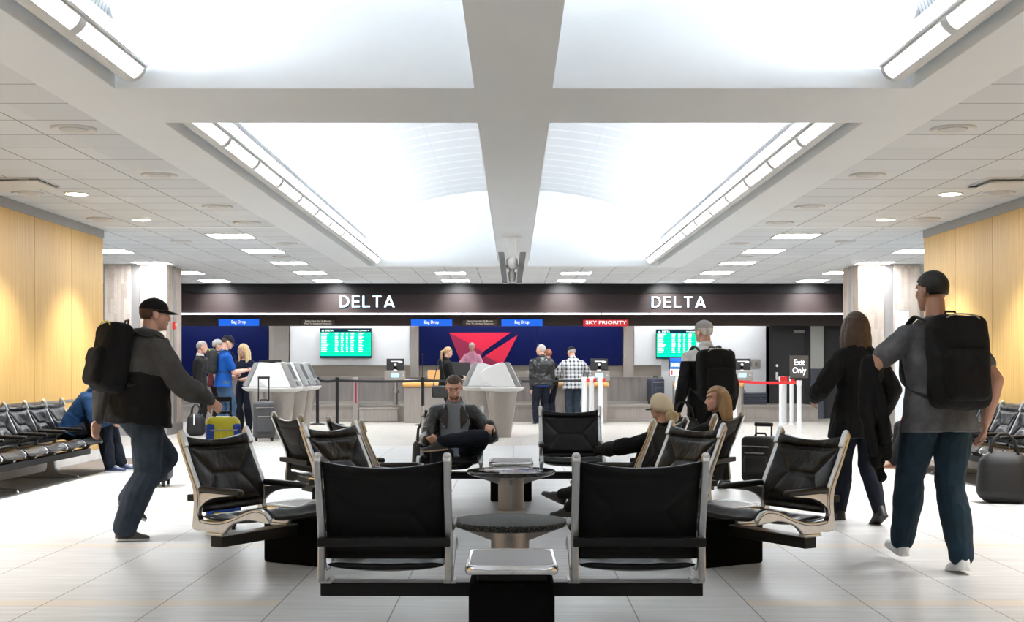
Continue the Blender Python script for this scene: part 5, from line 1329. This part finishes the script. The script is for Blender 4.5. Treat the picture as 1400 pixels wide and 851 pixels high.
F = Fig('person', pxX(784,27.55), 27.55, 8, 1.70, 'man in black-and-white plaid shirt and black cap leaning over the counter', pose=dict(
    lean=6, lean2=12, yaw=28, pitch=16, wrL=(-.20,.30,1.02), elL=(-1,-.6,-.1), wrR=(.22,.32,1.0), elR=(1,-.6,-.1)), build=1.24, voxel=.009)
F.body(); F.trousers('denim', .022,.024,.032); F.shoes('shoe_black', 'sole_white'); F.top('shirt', 'plaid', .024, 1.0, .022, hem=-.085, flare=.01, disp=.008, collar='plaid'); F.hair('hair_grey', thick=.7); F.cap_hat('cap_black')
F = Fig('person', pxX(945,29.9), 29.9, 165, 1.62, 'check-in agent with white collar seated low behind the portrait sign', 'f', dict(pelvis=(0,0,.42), lean=6, lean2=8, ankL=(-.1,.38,.08), ankR=(.1,.38,.08), kneeL=(0,.2,1), kneeR=(0,.2,1), pitch=14, wrL=(-.15,.35,.62), wrR=(.15,.35,.62), elL=(-1,-.5,0), elR=(1,-.5,0)), voxel=.011, z=.36)
F.body(); F.trousers('charcoal_suit'); F.shoes('shoe_black'); F.top('jacket', 'charcoal_suit', .016, 1.0, .014, hem=-.02, collar='white_shirt'); F.hair('hair_brown', thick=1.2)
q = empty('office_stool', (pxX(945,29.9), 29.9, .36), 0, 'black stool under the seated agent behind the portrait sign', 'stool')
b = MB(); b.lathe([(.17,.29),(.19,.31),(.19,.35),(.16,.365)], n=28); b.build('seat', M['black_plastic'], q, True, angle=40)
b = MB(); b.tube([(0,0,.02),(0,0,.29)], .028); b.lathe([(.2,0),(.2,.02),(.03,.04)], n=28); b.build('base', M['chrome'], q, True, angle=40)
# 5 seated man in leather jacket, one ankle on the other knee
F = Fig('person', -.555, 11.86, 180, 1.69, 'man in black leather jacket sitting cross-legged on the far bench', pose=dict(
    pelvis=(0,-.06,.405), lean=-20, lean2=12, yaw=0, pitch=22,
    ankR=(.10,.46,.085), kneeR=(.15,1,1), footR=-8,
    ankL=(.10,.40,.565), kneeL=(-1,.12,.35), footL=-68, fpL=4,
    wrR=(.235,.30,.575), elR=(.45,-.7,-1), hdR=(-.55,.75,.1), hnR=(-.6,-.3,.6), curlR=50,
    wrL=(-.335,.175,.715), elL=(-.5,-.6,-1), hdL=(.05,.90,-.32), hnL=(.25,-.1,-1), curlL=38), voxel=.0055, build=1.04)
F.body(brow='hair_brown', jaw=1.08); F.trousers('denim_dark', .016,.018,.020, .95, disp=.005); F.shoes('shoe_black', 'sole_tan')
F.top('shirt', 'grey_shirt', .013, .5, .010, hem=-.03, disp=.004, collar='grey_shirt', hi=.31)
# leather jacket, open at the front
b = MB(); rr = []
for off, hw, hd in DEF_RINGS_M[2:9]:
    o = off*F.H
    c = F.P0 + F.us[0]*o if off <= .10 else F.P1 + F.us[1]*(o-.10*F.H) if off <= .21 else F.P2 + F.us[2]*(o-.21*F.H)
    U = F.us[0] if off < .1 else F.us[1] if off < .21 else F.us[2]; R = F.R2; Ff = U.cross(R).normalized(); ring = []
    gap = math.radians(44 if off < .1 else 48 if off < .2 else 50 if off < .27 else 60); w, d = hw*F.H*1.04+.030, hd*F.H*1.04+.030; N = 30
    for s_, gr in ((1, 0), (-1, -.016)):
        for i in range(N+1):
            a = PI/2 + gap + (2*PI-2*gap)*(i if s_ > 0 else N-i)/N
            ring.append(c + R*(w+gr)*math.cos(a) + Ff*(d+gr)*math.sin(a))
    rr.append(ring)
b.loft(rr)
for k in 'LR': F.arm(b, k, .026, .022, .018, 1.0)
jk = vox(b, 'jacket', M['black_leather'], F.root, .0065, 2, .006, 9, seed=4)
for sg in (-1, 1):     # lapels and studs
    b = MB(); A = F.P3 + F.R2*sg*.075 + F.F2*.045; B_ = F.P2 + F.R2*sg*.145 + F.F2*.148 + F.U2*.045; C_ = F.P2 + F.R2*sg*.062 + F.F2*.155 - F.U2*.06; D_ = F.P3 + F.R2*sg*.055 + F.F2*.085 - F.U2*.045
    nn = F.F2*.014; q_ = [A, B_, C_, D_]; b.add([p for p in q_] + [p + nn for p in q_], [(0,1,2,3),(7,6,5,4),(0,4,5,1),(1,5,6,2),(2,6,7,3),(3,7,4,0)]); b.build('lapel', M['black_leather'], jk, bevel=.004)
    b = MB(); b.ell(B_ + F.F2*.016 - F.R2*sg*.02 - F.U2*.012, (.007,.005,.007)); b.ell(C_ + F.F2*.016 + F.U2*.03 + F.R2*sg*.03, (.007,.005,.007)); b.build('stud', M['chrome'], jk, True)
b = MB(); 
for k in range(5): b.ell(F.P2 + F.F2*.138 + F.U2*(.06-.075*k), (.0055,.004,.0055))
b.build('shirt_buttons', M['grey_plastic'], F.garments['shirt'], True)
F.hair('hair_brown', line=.37, nape=-.45, thick=.55)
b = MB(); nu = 20
mk('stubble', (.16,.085,.055), .7); b.ell(F.hp(0,.0255,-.0405), (.0268*F.H*1.06,.0285*F.H*1.04,.0245*F.H*1.03), F.Hm, 24, 16); b.v = b.v
bm = bmesh.new(); 
o = b.build('beard', M['stubble'], F.root, True)
bm.from_mesh(o.data); lim = F.Hm.inverted()
bmesh.ops.delete(bm, geom=[v for v in bm.verts if (lim @ (v.co - F.hc)).z > -.030*F.H - .30*abs((lim @ (v.co - F.hc)).x)*-1 or (lim @ (v.co - F.hc)).y < .004*F.H], context='VERTS'); bm.to_mesh(o.data); bm.free()
# 6 two blonde women on the right-hand bench
F = Fig('person', .93, 9.68, 58, 1.52, 'woman in black coat with pale beanie and blonde bun, seated and turned away', 'f', dict(
    pelvis=(.02,-.02,.37), lean=-36, lean2=-14, yaw=-22, pitch=10, ankR=(.06,.62,.12), ankL=(.10,.74,.22), kneeR=(.1,.4,1), kneeL=(-.05,.4,1), fpL=-20, footL=0,
    wrR=(.10,.26,.62), elR=(1,-.4,0), wrL=(-.10,.26,.60), elL=(-1,-.4,0), hdR=(-.8,.6,0), hdL=(.8,.6,0), curlR=40, curlL=40), voxel=.007)
F.body(brow='hair_darkblonde'); F.trousers('black_cloth', .010,.012,.014, .97, disp=.004); F.shoes('shoe_black'); F.top('coat', 'black_wool', .030, 1.0, .022, hem=-.02, disp=.008, collar='black_wool'); F.hair('hair_bun', 'bun', line=.25, thick=.4)
b = MB(); n = 30; rings = []
for j in range(11):
    ph = PI/2*j/10; rings.append([F.hp(.0530*math.cos(ph)**.8*math.cos(2*PI*i/n), -.008+.0640*math.cos(ph)**.8*math.sin(2*PI*i/n), (-.006 + .024*math.sin(2*PI*i/n))*math.cos(ph)**.6*(1 - ph/PI*2*.6) + .080*math.sin(ph)**.8) for i in range(n)])
rings[-1] = [F.hp(.001*math.cos(2*PI*i/n), -.008+.001*math.sin(2*PI*i/n), .0802) for i in range(n)]
b.loft(rings); b.build('beanie', M['cream_knit'], F.root, True)
b = MB(); b.tube([F.hp(.046,-.01,.004), F.hp(.049,.03,.0055), F.hp(.047,.058,.006)], .004); b.tube([F.hp(-.046,-.01,.004), F.hp(-.049,.03,.0055), F.hp(-.047,.058,.006)], .004)
b.tube([F.hp(-.047,.058,.006), F.hp(0,.066,.007), F.hp(.047,.058,.006)], .006); b.build('glasses', M['black_plastic'], F.root, True)
F = Fig('person', 1.55, 10.70, 58, 1.55, 'blonde woman in dark coat sitting on the right bench, looking left', 'f', dict(
    pelvis=(0,-.08,.375), lean=-24, lean2=-4, yaw=42, pitch=4, ankR=(.08,.46,.075), ankL=(-.08,.46,.075), kneeR=(.1,.4,1), kneeL=(-.1,.4,1),
    wrR=(.10,.26,.60), elR=(1,-.4,0), wrL=(-.10,.26,.58), elL=(-1,-.4,0)), voxel=.006, skin='skin')
F.body(brow='hair_brown'); F.trousers('black_cloth', .010,.012,.014); F.shoes('shoe_black'); F.top('coat', 'black_cloth', .026, 1.0, .02, hem=-.02, collar='black_cloth'); F.hair('hair_darkblonde', 'shoulder', line=.38, thick=1.1)
# 7 walkers on the right
F = Fig('person', 2.00, 13.15, 14, 1.73, 'walker in white shirt with black backpack passing behind the blonde women', pose=dict(
    lean=4, lean2=6, yaw=24, ankL=(-.08,.24,.085), ankR=(.08,-.26,.13), fpR=28, wrL=(-.30,.05,.80), wrR=(.32,.10,.82)), build=1.1, voxel=.009)
F.body(); F.trousers('black_cloth', .022,.024,.032); F.shoes('shoe_black'); F.top('shirt', 'white_shirt', .022, 1.0, .018, hem=-.05, collar='white_shirt', mats=[M['white_shirt'], M['black_cloth']], matfn=lambda c: 1 if c.z < 1.30 else 0); F.hair('hair_white', thick=.8); F.cap_hat('cap_grey', True)
F.pack('black_cloth', 'big black backpack worn by the walker in white shirt', .38, .52, .22, drop=.12)
soft_bag(1.74, 13.05, .42, D2(14), .40, .24, .30, M['case_black'], 'black holdall carried low at the left side of the white-shouldered walker')
F = Fig('person', 2.76, 10.15, 14, 1.69, 'woman with long dark hair in black coat walking away on the right', 'f', dict(
    lean=3, lean2=5, twist=8, ankL=(-.07,.20,.075), ankR=(.06,-.20,.12), fpR=30, kneeR=(0,1,0), wrL=(-.28,.22,.98), elL=(-.7,-1,-.2), wrR=(.26,.10,.84), elR=(.5,-1,0)), voxel=.008, build=1.1)
F.body(); F.trousers('denim_dark', .010,.012,.016); F.shoes('shoe_black', high=.05); F.top('coat', 'black_wool', .036, 1.0, .030, hem=-.13, flare=.028, disp=.010, collar='black_wool'); F.hair('hair_brown', 'long', line=.20, thick=1.1)
F = Fig('person', 2.60, 7.78, 6, 1.84, 'man in grey T-shirt with black backpack and teal jeans walking away', pose=dict(
    lean=4, lean2=6, twist=4, yaw=14, pitch=2, ankR=(.07,-.16,.10), fpR=8, footR=-4, ankL=(-.09,.34,.13), fpL=-10, kneeL=(0,1,0), kneeR=(0,1,0),
    wrL=(-.34,.22,1.10), elL=(-1,-.75,-.1), hdL=(.45,.8,-.2), hnL=(.5,-.3,.6), wrR=(.31,.02,.90), elR=(.6,-1,0)), skin='skin_tan', voxel=.006, build=1.08)
F.body(); F.trousers('denim_teal', .022,.024,.032, disp=.007); F.shoes('shoe_white', 'sole_white'); F.top('tee', 'grey_tee', .026, .30, .020, hem=-.075, flare=.02, disp=.004); F.hair('hair_black', line=.10, thick=1.1, nape=-.45)
F.pack('black_cloth', 'black backpack with silver zip pulls worn by the man in teal jeans', .36, .56, .19, drop=.09)
# jacket draped over his left forearm
q = empty('draped_jacket', tuple(F.root.matrix_basis @ V((0,0,0))) if 0 else (F.root.location.x, F.root.location.y, 0), F.root.rotation_euler.z, 'black jacket draped over the left forearm of the man in teal jeans', 'jacket')
b = MB(); E, W_ = F.elL, F.wrL
mid = (E+W_)/2
for i in range(5):
    t = i/4; p = E*(1-t) + W_*t
    b.cap(p + V((0,0,.035)), .045, p + V((-.02,0,-.22)), .040); b.cap(p + V((-.02,0,-.22)), .040, p + V((.02+.04*t,-.02,-.50-.05*math.sin(i*2))), .028)
    b.cap(p + V((0,0,.035)), .045, p + V((.07,-.02,-.25)), .04); b.cap(p + V((.07,-.02,-.25)), .04, p + V((.09,-.02,-.42)), .03)
vox(b, 'jacket_cloth', M['black_cloth'], q, .009, 4, .010, 7)
F = Fig('person', 5.15, 15.62, 90, 1.76, 'person in dark clothes and brown shoes sitting by the right maple wall', pose=dict(
    pelvis=(0,-.06,.50), lean=-4, lean2=4, ankR=(.10,.46,.08), ankL=(-.10,.52,.08), kneeR=(0,1,1), kneeL=(0,1,1), wrR=(.12,.30,.62), elR=(.8,-.5,0), wrL=(-.12,.30,.62), elL=(-.8,-.5,0)), voxel=.011)
F.body(); F.trousers('black_cloth'); F.shoes('shoe_brown', 'sole_tan'); F.top('jacket', 'charcoal_suit', .022, 1.0, .018, hem=-.02); F.hair('hair_brown')
# ------------------------------------------------------------------ camera, world
cam = bpy.data.cameras.new('camera'); co = bpy.data.objects.new('camera', cam); C.objects.link(co)
cam.sensor_width = 36; cam.sensor_fit = 'HORIZONTAL'; cam.lens = 36*1740/1400
cam.shift_x = -2/1400; cam.shift_y = (502-425.5)/1400; cam.clip_end = 200
co.location = (0,0,1.24); co.rotation_euler = (PI/2,0,0)
sc = bpy.context.scene; sc.camera = co
w = bpy.data.worlds.new('world'); sc.world = w; w.use_nodes = True
w.node_tree.nodes['Background'].inputs[0].default_value = (.8,.85,.9,1); w.node_tree.nodes['Background'].inputs[1].default_value = .3
sc.view_settings.view_transform = 'Standard'; sc.view_settings.look = 'None'; sc.view_settings.gamma = 1; sc.view_settings.use_curve_mapping = False
sc.view_settings.exposure = 3.12
sc.cycles.max_bounces = 10; sc.cycles.diffuse_bounces = 6; sc.cycles.glossy_bounces = 4
sc.cycles.use_denoising = True
